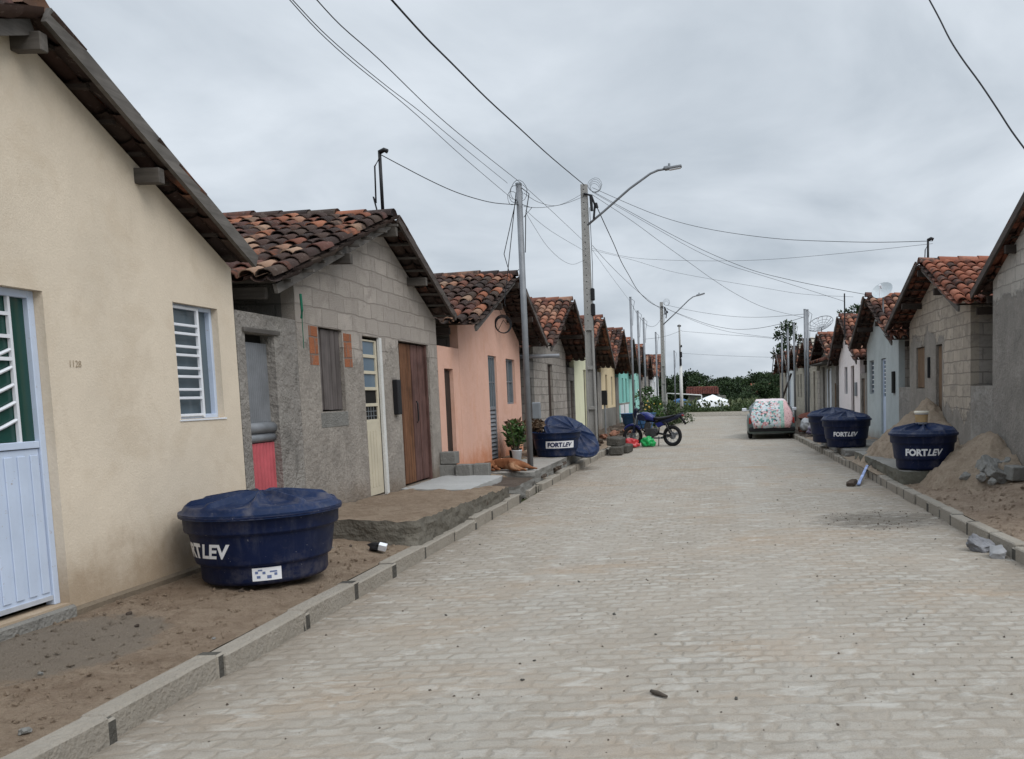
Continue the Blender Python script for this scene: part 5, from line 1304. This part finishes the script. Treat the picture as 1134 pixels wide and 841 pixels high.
f.tube([(-.42, 0, .60), (-.32, 0, .74), (-.24, 0, .82)], .035, 6); f.build('rear_mudguard', M['black'], mo, True)
f = MB()
for sy in (-1, 1):
    f.tube([(1.24, sy*.085, .285), (1.10, sy*.085, .72), (1.04, sy*.08, .93)], .022, 8)
fk = f.build('fork', M['dullsteel'], mo, True)
f = MB()
for k in range(9):
    pass
pts = [(1.24+.31*math.cos(rad(a)), 0, .285+.31*math.sin(rad(a))) for a in range(35, 150, 12)]
f.tube(pts, .045, 8); f.build('front_mudguard', blue, mo, True)
f = MB(); f.tube([(.98, -.36, 1.0), (1.0, -.25, 1.02), (1.03, -.06, .95), (1.03, .06, .95), (1.0, .25, 1.02), (.98, .36, 1.0)], .014, 8); hb = f.build('handlebar', M['black'], mo, True)
for sy in (-1, 1):
    f = MB(); f.tube([(1.0, sy*.24, 1.02), (1.03, sy*.3, 1.15)], .008, 5); f.obox((1.03, sy*.32, 1.18), (.03, .13, .09), Euler((0, 0, sy*.2)).to_matrix()); f.build('mirror', M['black'], hb, bevel=.01)
f = MB(); f.lathe([(.001, .09), (.06, .08), (.085, .03), (.09, 0), (.05, -.08), (.001, -.1)], 18, mat=Matrix.Translation((1.12, 0, .9)) @ Matrix.Rotation(math.pi/2, 4, 'Y')); f.build('headlight', M['galv'], mo, True)
f = MB(); f.box(.48, .82, -.11, .11, .28, .50); f.obox((.76, 0, .56), (.17, .15, .24), Euler((0, -.35, 0)).to_matrix())
f.tube([(.56, -.15, .37), (.56, .15, .37)], .10, 16); f.build('engine', paint('dark_engine_alloy', (.07, .07, .075), .5, .3, .4), mo, bevel=.02)
f = MB(); f.tube([(.84, -.08, .52), (.92, -.1, .36), (.8, -.12, .22), (.4, -.13, .22)], .022, 8); f.tube([(.4, -.13, .22), (.3, -.14, .24), (-.18, -.16, .36)], [.025, .042, .042], 10); f.build('exhaust', M['galv'], mo, True)
f = MB()
for sy in (-1, 1):
    f.tube([(0, sy*.08, .285), (.45, sy*.09, .36)], .022, 6); f.tube([(.02, sy*.1, .32), (.2, sy*.1, .68)], .026, 8)
f.tube([(1.04, 0, .88), (.8, 0, .70), (.3, 0, .66), (-.2, 0, .76)], .022, 6); f.tube([(1.05, 0, .85), (.92, 0, .45), (.6, 0, .26), (.42, 0, .34), (.4, 0, .66)], .02, 6)
f.tube([(.38, .13, .28), (.34, .30, .02)], .013, 6); f.tube([(.62, -.25, .26), (.62, .25, .26)], .014, 6)
f.build('frame', M['black'], mo, True)
f = MB(); f.add([(.42, .1, .52), (.5, .1, .64), (.32, .1, .68), (.22, .1, .6)], [(0, 1, 2, 3)]); f.add([(.42, -.1, .52), (.5, -.1, .64), (.32, -.1, .68), (.22, -.1, .6)], [(0, 1, 2, 3)]); f.build('side_cover', blue, mo)
f = MB(); f.tube([(-.25, -.09, .9), (-.34, 0, .92), (-.25, .09, .9)], .013, 6); f.tube([(-.25, -.09, .9), (.0, -.11, .82)], .011, 6); f.tube([(-.25, .09, .9), (0, .11, .82)], .011, 6); f.build('grab_rail', M['black'], mo, True)

f = MB()
for sy in (-1, 1):
    f.poly([(.80, .70), (1.0, .74), (1.04, .88), (.92, .92), (.78, .84)], sy*.155, sy*.175, 'y')
f.build('tank_shroud', navyp, mo, bevel=.006)
f = MB(); f.poly([(1.06, .80), (1.14, .78), (1.19, .92), (1.12, 1.08), (1.06, 1.04)], -.09, .09, 'y'); f.build('headlight_cowl', navyp, mo, bevel=.015)
f = MB()
for sy in (-1, 1): f.tube([(1.135, sy*.085, .60), (1.20, sy*.085, .38)], .034, 8)
f.build('fork_boot', navyp, mo)

# bags beside the motorcycle
def bag(label, loc, size, c, seed):
    bm = bmesh.new(); bmesh.ops.create_icosphere(bm, subdivisions=4, radius=.5); mb = MB()
    vs = []
    for v in bm.verts:
        p = v.co.copy(); p *= 1 + .35*mnoise.noise(p*4+Vector((seed, 0, 0))) + .14*mnoise.noise(p*11+Vector((0, seed, 0)))
        p = Vector((p.x*size[0], p.y*size[1], max(-.28, p.z)*size[2])); vs.append(p)
    mb.add(vs, [tuple(v.index for v in f.verts) for f in bm.faces]); bm.free()
    o = mb.build('plastic_bag', paint('bag_plastic', c, .35, .25, spec=.5), smooth=True, loc=loc); return tag(o, label, 'bag')
bag('bright green plastic bag under the motorcycle', (-1.95, 25.15, .12), (.42, .3, .36), (.01, .32, .08), 1)
bag('red plastic bag under the front wheel of the motorcycle', (-2.42, 24.9, .11), (.46, .3, .32), (.42, .025, .03), 2)
# junk before the beige house on the right
bag('white sack lying with the junk behind the car', (3.05, 27.9, .38), (.5, .5, .5), (.42, .42, .42), 5)
bag('purple grey bundle lying behind the tanks', (3.15, 26.3, .3), (.6, .5, .36), (.11, .09, .14), 6)
m = MB(); m.lathe([(.001, 0), (.2, 0), (.36, .28), (.38, .29), (.36, .3), (.2, .03), (.001, .03)], 28); o = m.build('basin', paint('rust_red_plastic', (.16, .045, .025), .6, .2), smooth=True, loc=(3.25, 29.2, .42)); o.rotation_euler = (rad(12), rad(-8), 0); tag(o, 'rust red basin on the pile of junk by the beige house', 'basin')
for i in range(7):
    q = rr.uniform(.2, .42); y = rr.uniform(26, 30); stone('rubble_stone', 'lump of rubble heaped on the right pavement behind the car', (rr.uniform(2.85, 3.6), y, .22), (q, q*.8, q*.7), 230+i, M['rubbledirt'] if i % 2 else paint('red_rubble%d' % i, (.22, .10, .07), .9, .3), 'rubble on the right pavement behind the car')

# ================================================================== potted plants, shrubs, trees
def leaf(mb, p, d, L, w, r):
    d = d.normalized(); sd = d.cross(Vector((r.uniform(-1, 1), r.uniform(-1, 1), r.uniform(-1, 1)))).normalized()
    n = sd.cross(d); p = Vector(p)
    mb.add([p, p+d*L*.5+sd*w+n*L*.08, p+d*L, p+d*L*.5-sd*w+n*L*.08], [(0, 1, 2, 3)])
def pot_plant(loc, label, potR, potH, potm, leafm, H, spread, n, seed, L=.12, w=.03):
    t = thing('potted_plant', label, 'potted plant', loc); r = random.Random(seed)
    m = MB(); m.lathe([(.001, 0), (potR*.78, 0), (potR, potH*.94), (potR*1.06, potH*.95), (potR*1.06, potH), (potR*.95, potH), (potR*.9, potH*.85), (.001, potH*.85)], 24); m.build('pot', potm, t, True)
    st_ = MB(); lf = MB()
    for i in range(9):
        a = r.uniform(0, 6.28); q = spread*r.uniform(.2, 1); top = Vector((q*math.cos(a), q*math.sin(a), potH+H*r.uniform(.55, 1))); b0 = Vector((.3*potR*math.cos(a), .3*potR*math.sin(a), potH*.85))
        mid = (b0+top)/2 + Vector((0, 0, H*.08)); st_.tube([b0, mid, top], [.009, .007, .004], 5)
        for k in range(n):
            u = r.uniform(.2, 1); p_ = b0.lerp(mid, u*2) if u < .5 else mid.lerp(top, u*2-1)
            lf.tint = (r.random(),)*3; leaf(lf, p_, Vector((r.uniform(-1, 1), r.uniform(-1, 1), r.uniform(-.2, 1))), L*r.uniform(.7, 1.3), w*r.uniform(.7, 1.3), r)
    st_.build('stem', M['bark'], t); lf.build('foliage', leafm, t, tint=True)
    return t
pot_plant((-3.85, 16.65, .34), 'green leafy plant in a white pot before the salmon house', .10, .20, M['whitemetal'], M['leaf_pot'], .52, .26, 26, 1, .13, .03)
pot_plant((-3.98, 17.2, .34), 'reddish leaved plant in a black pot behind the white pot', .10, .2, M['black'], M['leaf_red'], .6, .24, 22, 2, .12, .03)
pot_plant((-3.98, 16.95, .34), 'dark green plant in a small black pot close to the salmon wall', .09, .18, M['black'], M['leaf_pot'], .5, .24, 24, 7, .12, .03)
pot_plant((-3.72, 17.95, .34), 'mixed plant in a tall dark bucket beside the open tank', .16, .36, M['black'], M['leaf_red'], .42, .34, 26, 3, .13, .035)
def foliage_mesh(R, H, clumps, per, L, seed, zlow=.25):
    """leaf clumps spread unevenly through the volume of a crown"""
    r = random.Random(seed); mb = MB()
    for c in range(clumps):
        a = r.uniform(0, 6.283); u = r.random()**.6; zz = r.uniform(-1, 1)
        rad_ = R*u*math.sqrt(max(.05, 1-zz*zz)); cc = Vector((rad_*math.cos(a), rad_*math.sin(a), H*(zlow + (1-zlow)*(zz+1)/2)))
        cs = R*r.uniform(.12, .30); tone = r.random()
        for k in range(per):
            d = Vector((r.gauss(0, 1), r.gauss(0, 1), r.gauss(0, .8))).normalized(); p_ = cc + d*cs*r.random()**.4
            mb.tint = (min(1, max(0, tone*.7+r.random()*.4)),)*3
            leaf(mb, p_, d+Vector((r.uniform(-.6, .6), r.uniform(-.6, .6), r.uniform(-.3, .8))), L*r.uniform(.6, 1.4), L*.32, r)
    return mb
def tree_proto(R, H, trunk, seed, label, lm):
    t = thing('tree', label, 'tree', (0, 0, 0), 0, 'trees beyond the end of the street')
    r = random.Random(seed); m = MB(); m.tube([(0, 0, -.5), (.1, 0, trunk*.6), (0, .1, trunk*1.3)], [.28, .2, .12], 8)
    for k in range(6):
        a = k*1.05+r.random(); m.tube([(0, .05, trunk*.8), (R*.35*math.cos(a), R*.35*math.sin(a), trunk+H*.2), (R*.7*math.cos(a), R*.7*math.sin(a), trunk+H*r.uniform(.3, .7))], [.12, .08, .03], 6)
    m.build('trunk', M['bark'], t)
    c = foliage_mesh(R, H, 95, 85, .27, seed, .05).build('crown', lm, t, tint=True); c.location = (0, 0, trunk*.7)
    return t
protos = [tree_proto(2.9, 3.6, 1.7, 1, '', M['leaf_far']), tree_proto(3.4, 3.2, 1.6, 2, '', M['leaf_far']), tree_proto(2.4, 4.4, 1.8, 3, '', M['leaf_far'])]
far = [(-17, 118, 0, 1.05), (-13.5, 112, 1, 1.0), (-10.5, 122, 2, .98), (-8.2, 110, 0, 1.05), (-5.5, 125, 1, 1.02), (-2.8, 118, 0, 1.16), (-.8, 124, 1, .9), (1.4, 120, 2, .86), (3.0, 112, 1, .98), (5.6, 106, 0, 1.04), (7.6, 113, 2, .92), (9.6, 104, 1, 1.02), (12.5, 112, 0, 1.05), (15.5, 108, 2, 1.0), (-21, 115, 2, 1.1), (19, 112, 1, 1.1),
       (7.6, 92, 2, .84), (5.0, 90, 0, .70), (3.2, 86, 1, .5), (10.6, 93, 0, .95)]
lbl = ['broad dark tree in the far tree line beyond the street end', 'low spreading tree in the far tree line', 'narrow taller tree in the far tree line']
used = set()
for i, (x, y, k, sc_) in enumerate(far):
    o = protos[k] if k not in used else copy_tree(protos[k]); used.add(k)
    o.location = (x, y, -1.2 if y > 100 else -.9); o.scale = (sc_*1.1, sc_*1.1, sc_*.9); o.rotation_euler = (0, 0, i*1.3); o['label'] = lbl[k]; o['group'] = ['broad trees of the far tree line', 'spreading trees of the far tree line', 'narrow trees of the far tree line'][k]
for (x, y, k, top, cs, lb) in ((6.9, 78, 0, 7.5, .50, 'dark tree rising behind the roof of the white house on the right'), (10.9, 66, 1, 7.9, .55, 'dark tree showing above the pink house roof')):
    o = thing('tree', lb, 'tree', (x, y, -.2))
    c_ = foliage_mesh(1.5, 5.2, 46, 60, .24, 50+k, .0).build('crown', M['leaf_far'], o, tint=True); c_.location = (0, 0, top-5.2)
    m = MB(); m.tube([(0, 0, -.3), (.15, 0, 2.5), (.05, .1, top-1.5)], [.24, .18, .06], 8)
    for q in range(7):
        a_ = q*.9+k; m.tube([(.1, 0, 2.2+q*.3), (.6*math.cos(a_), .6*math.sin(a_), 3.2+q*.4), (1.1*math.cos(a_), 1.1*math.sin(a_), 3.9+q*.45)], [.09, .06, .02], 5)
    m.build('trunk', M['bark'], o)
# undergrowth along the far side of the crossing road
r = random.Random(17); mb = MB()
for c_ in range(430):
    x = r.uniform(-13, 14); y = r.uniform(66.2, 71); hmax = .34 + .26*mnoise.noise(Vector((x*.5, y*.4, 3))) + .2*mnoise.noise(Vector((x*1.7, y, 1)))
    hmax *= .42 if abs(x) < 2.1 else 1; tone = r.random()
    for k in range(26):
        mb.tint = (min(1, tone*.7+r.random()*.35),)*3
        p_ = Vector((x+r.gauss(0, .28), y+r.gauss(0, .3), max(0, hmax*r.random()**.8)*1.15)); leaf(mb, p_, Vector((r.uniform(-1, 1), r.uniform(-1, 1), r.uniform(0, 1.3))), r.uniform(.12, .3), .06, r)
o = mb.build('undergrowth', M['leaf_bush'], tint=True); o['kind'] = 'stuff'
mb = MB()
for c_ in range(700):
    x = r.uniform(-16, 16); y = r.uniform(71, 98); zg = -.03-1.2*sst(72, 110, y); tone = r.random()
    for k in range(12):
        mb.tint = (min(1, tone*.7+r.random()*.35),)*3
        leaf(mb, (x+r.gauss(0, .5), y+r.gauss(0, .5), zg+max(0, r.random()*.75)), Vector((r.uniform(-1, 1), r.uniform(-1, 1), r.uniform(.2, 1.5))), r.uniform(.2, .5), .1, r)
o = mb.build('field_scrub', leafmat('field_scrub_foliage', (.03, .05, .02), (.13, .15, .07)), tint=True); o['kind'] = 'stuff'
# garden plants behind the motorcycle
def shrub(loc, R, H, label, seed, lm=None, flowers=None):
    t = thing('garden_shrub', label, 'shrub', loc); f = foliage_mesh(R, H, 26, 26, .13, seed, .02).build('foliage', lm or M['leaf_pot'], t, tint=True)
    m = MB(); rr_ = random.Random(seed)
    for k in range(6): a = k*1.05; m.tube([(0, 0, 0), (R*.4*math.cos(a), R*.4*math.sin(a), H*.5), (R*.6*math.cos(a), R*.6*math.sin(a), H*.85)], [.02, .014, .006], 5)
    m.build('stem', M['bark'], t)
    if flowers:
        m = MB()
        for k in range(9):
            c = Vector((rr_.uniform(-R, R)*.7, -R*.75*rr_.random(), H*rr_.uniform(.5, 1))); m.lathe([(.001, 0), (.05, .02), (.03, .05), (.001, .06)], 7, mat=Matrix.Translation(c))
        m.build('flower', flowers, t)
    return t
yel = paint('yellow_petals', (.55, .38, .08), .7); wht = paint('white_petals', (.7, .7, .68), .7)
shrub((-2.55, 37.0, .12), .55, 1.15, 'leafy shrub with yellow flowers behind the motorcycle', 3, None, yel)
shrub((-2.05, 41.5, .05), .8, .85, 'low dark shrub at the foot of the far lamp pole', 4, M['leaf_bush'])
shrub((-2.95, 38.6, .12), .6, 1.6, 'taller shrub with white flowers behind the motorcycle', 5, None, wht)
shrub((-1.95, 43.5, .02), .9, .7, 'spreading weed clump beside the far lamp pole', 6, M['leaf_bush'])

# ================================================================== beyond the street end
h = thing('far_house', 'low house with dark red roof among the trees beyond the field', 'house', (-.3, 92, -1.0))
m = MB(); m.box(-2.4, 1.0, 0, 4, -.4, 2.25); m.add([(1.0, 0, 2.25), (1.0, 4, 2.25), (1.0, 2, 2.9)], [(0, 1, 2)]); m.add([(-2.4, 0, 2.25), (-2.4, 4, 2.25), (-2.4, 2, 2.9)], [(0, 1, 2)]); m.box(.3, 1.6, -.8, -.004, -.4, 2.1); m.build('wall', M['concrete'], h)
rb = roof_mesh(1, .85, 2.55, -.5, 2.2, 2.0, 2.95, 4.5, 2.2, 40); rb.build('roof', M['tile_maroon'], h, True, tint=True)
h = thing('far_house', 'orange brown roofed house half hidden behind trees at the far right', 'house', (8.2, 99, -1.0))
m = MB(); m.box(-3.5, 3.5, 0, 5, -.4, 2.1); m.build('wall', M['white'], h)
rb = roof_mesh(1, 3.8, 3.8, -.7, 1.95, 2.5, 3.2, 5.6, 1.9, 41); rb.build('roof', M['tile_new'], h, True, tint=True)
# football goal
gl = thing('goal_frame', 'rusty white football goal frame standing in the field', 'goal', (-2.6, 75.5, -.05))
m = MB(); m.tube([(-1.5, 0, 0), (-1.5, 0, 1.52)], .05, 8); m.build('post', M['polewhite'], gl); m = MB(); m.tube([(1.55, 0, -.1), (1.55, 0, 1.30)], .05, 8); m.build('post', M['polewhite'], gl)
m = MB(); m.tube([(-1.5, 0, 1.52), (1.55, 0, 1.30)], .05, 8); m.build('crossbar', M['polewhite'], gl, True)
# white tarpaulin over something in the field
m = MB(); n = 18; vs = []
for j in range(n+1):
    for i in range(n+1):
        a, b = -1+2*i/n, -1+2*j/n; e = max(abs(a), abs(b)); d = .55*e+.45*math.hypot(a, b)
        z = .86 + .52*(1-min(1, d*1.1)) if e < .97 else 0
        vs.append((a*1.5, b*1.3, max(0, z) + .04*fbm(a*2, b*2, 2)))
m.add(vs, [(j*(n+1)+i, j*(n+1)+i+1, (j+1)*(n+1)+i+1, (j+1)*(n+1)+i) for j in range(n) for i in range(n)])
tag(m.build('tarpaulin', M['tarp'], smooth=True, loc=(-.1, 74.5, -.1)), 'white tarpaulin tent standing in the scrub beyond the crossing road', 'tarpaulin')
m = MB(); m.lathe([(.9, 0), (.95, .5), (.7, .9), (.3, 1.05), (.001, 1.1)], 24); tag(m.build('covered_load', M['paleblue'], smooth=True, loc=(-3.0, 77.5, -.1)), 'dark blue rounded cover half hidden behind the goal frame', 'cover')

# ================================================================== sleeping dog
def skin(name, pts, edges, radii, m, parent=None, loc=(0, 0, 0), rot=(0, 0, 0), lev=2, root=0):
    me = bpy.data.meshes.new(name); me.from_pydata(pts, edges, []); o = bpy.data.objects.new(name, me); COL.objects.link(o)
    sk_ = o.modifiers.new('skin', 'SKIN'); 
    for i, r_ in enumerate(radii):
        v = me.skin_vertices[0].data[i]; v.radius = r_ if isinstance(r_, tuple) else (r_, r_); v.use_root = (i == root)
    sb = o.modifiers.new('sub', 'SUBSURF'); sb.levels = lev; sb.render_levels = lev
    dg = bpy.context.evaluated_depsgraph_get(); nm = bpy.data.meshes.new_from_object(o.evaluated_get(dg)); bpy.data.objects.remove(o)
    nm.materials.append(m); nm.polygons.foreach_set('use_smooth', [True]*len(nm.polygons))
    ob = bpy.data.objects.new(name, nm); COL.objects.link(ob); ob.location = loc; ob.rotation_euler = rot
    if parent: ob.parent = parent
    return ob
def furmat():
    t = NT('brown_dog_fur'); o = t.obj(); n = t.noise(t.scaled(o, 1, 1, 1), 7, 6, .7)
    col = t.mix(t.rng(n, .35, .65), (.16, .06, .028), (.26, .115, .055)); col = t.mix(t.rng(t.noise(o, 2.2, 3), .56, .62, 0, .6), col, (.36, .22, .13))
    t.bump(t.noise(t.scaled(o, 1, 3, 3), 40, 5), .4, .01); return t.done(col, .85, spec=.15)
# lying on its side: x head(-) to tail(+), y towards the street is the belly
P_ = [(.22, 0, .10), (.05, 0, .115), (-.14, .0, .12), (-.28, -.01, .105), (-.38, -.03, .085), (-.47, -.05, .075), (-.56, -.07, .055),
      (.30, .01, .085), (.40, .05, .04), (.52, .06, .025),
      (.20, -.14, .06), (.32, -.20, .045), (.42, -.19, .03), (.50, -.22, .025),
      (.14, -.13, .09), (.24, -.25, .05), (.36, -.27, .03), (.43, -.30, .025),
      (-.20, -.13, .06), (-.12, -.24, .045), (.0, -.26, .03), (-.27, -.14, .08), (-.24, -.26, .045), (-.14, -.33, .03), (-.05, -.34, .025)]
E_ = [(0,1),(1,2),(2,3),(3,4),(4,5),(5,6),(0,7),(7,8),(8,9),(0,10),(10,11),(11,12),(12,13),(0,14),(14,15),(15,16),(16,17),(2,18),(18,19),(19,20),(2,21),(21,22),(22,23),(23,24)]
R_ = [.10, .105, .12, .09, .065, .07, .032, .055, .025, .012, .07, .04, .024, .02, .07, .04, .024, .02, .05, .03, .022, .05, .03, .022, .018]
dog = skin('dog', P_, E_, R_, furmat(), None, (-3.48, 14.5, .345), (0, 0, rad(-24)))
tag(dog, 'brown dog asleep on its side on the concrete before the salmon house', 'dog')
ear = MB(); ear.add([(-.44, -.01, .12), (-.50, -.02, .14), (-.46, .06, .09), (-.41, .05, .10)], [(0, 1, 2, 3)]); ear.add([(-.44, -.10, .11), (-.50, -.11, .12), (-.45, -.16, .06), (-.41, -.13, .08)], [(0, 1, 2, 3)]); ear.build('ear', M['bark'], dog)
# bird
bd = skin('bird', [(0, 0, 0), (.14, 0, .01), (.22, 0, .02), (-.16, 0, -.01), (.05, .22, .10), (-.02, .46, .04), (.05, -.2, .13), (-.02, -.42, .18)], [(0,1),(1,2),(0,3),(1,4),(4,5),(1,6),(6,7)], [.06, .05, .02, .03, (.06, .012), (.02, .008), (.06, .012), (.02, .008)], M['black'], None, (-29.5, 40.0, 17.3), (.3, -.4, 1.0)); bd.scale = (.6, .6, .6)
tag(bd, 'small dark bird gliding in the grey sky at the upper left', 'bird')
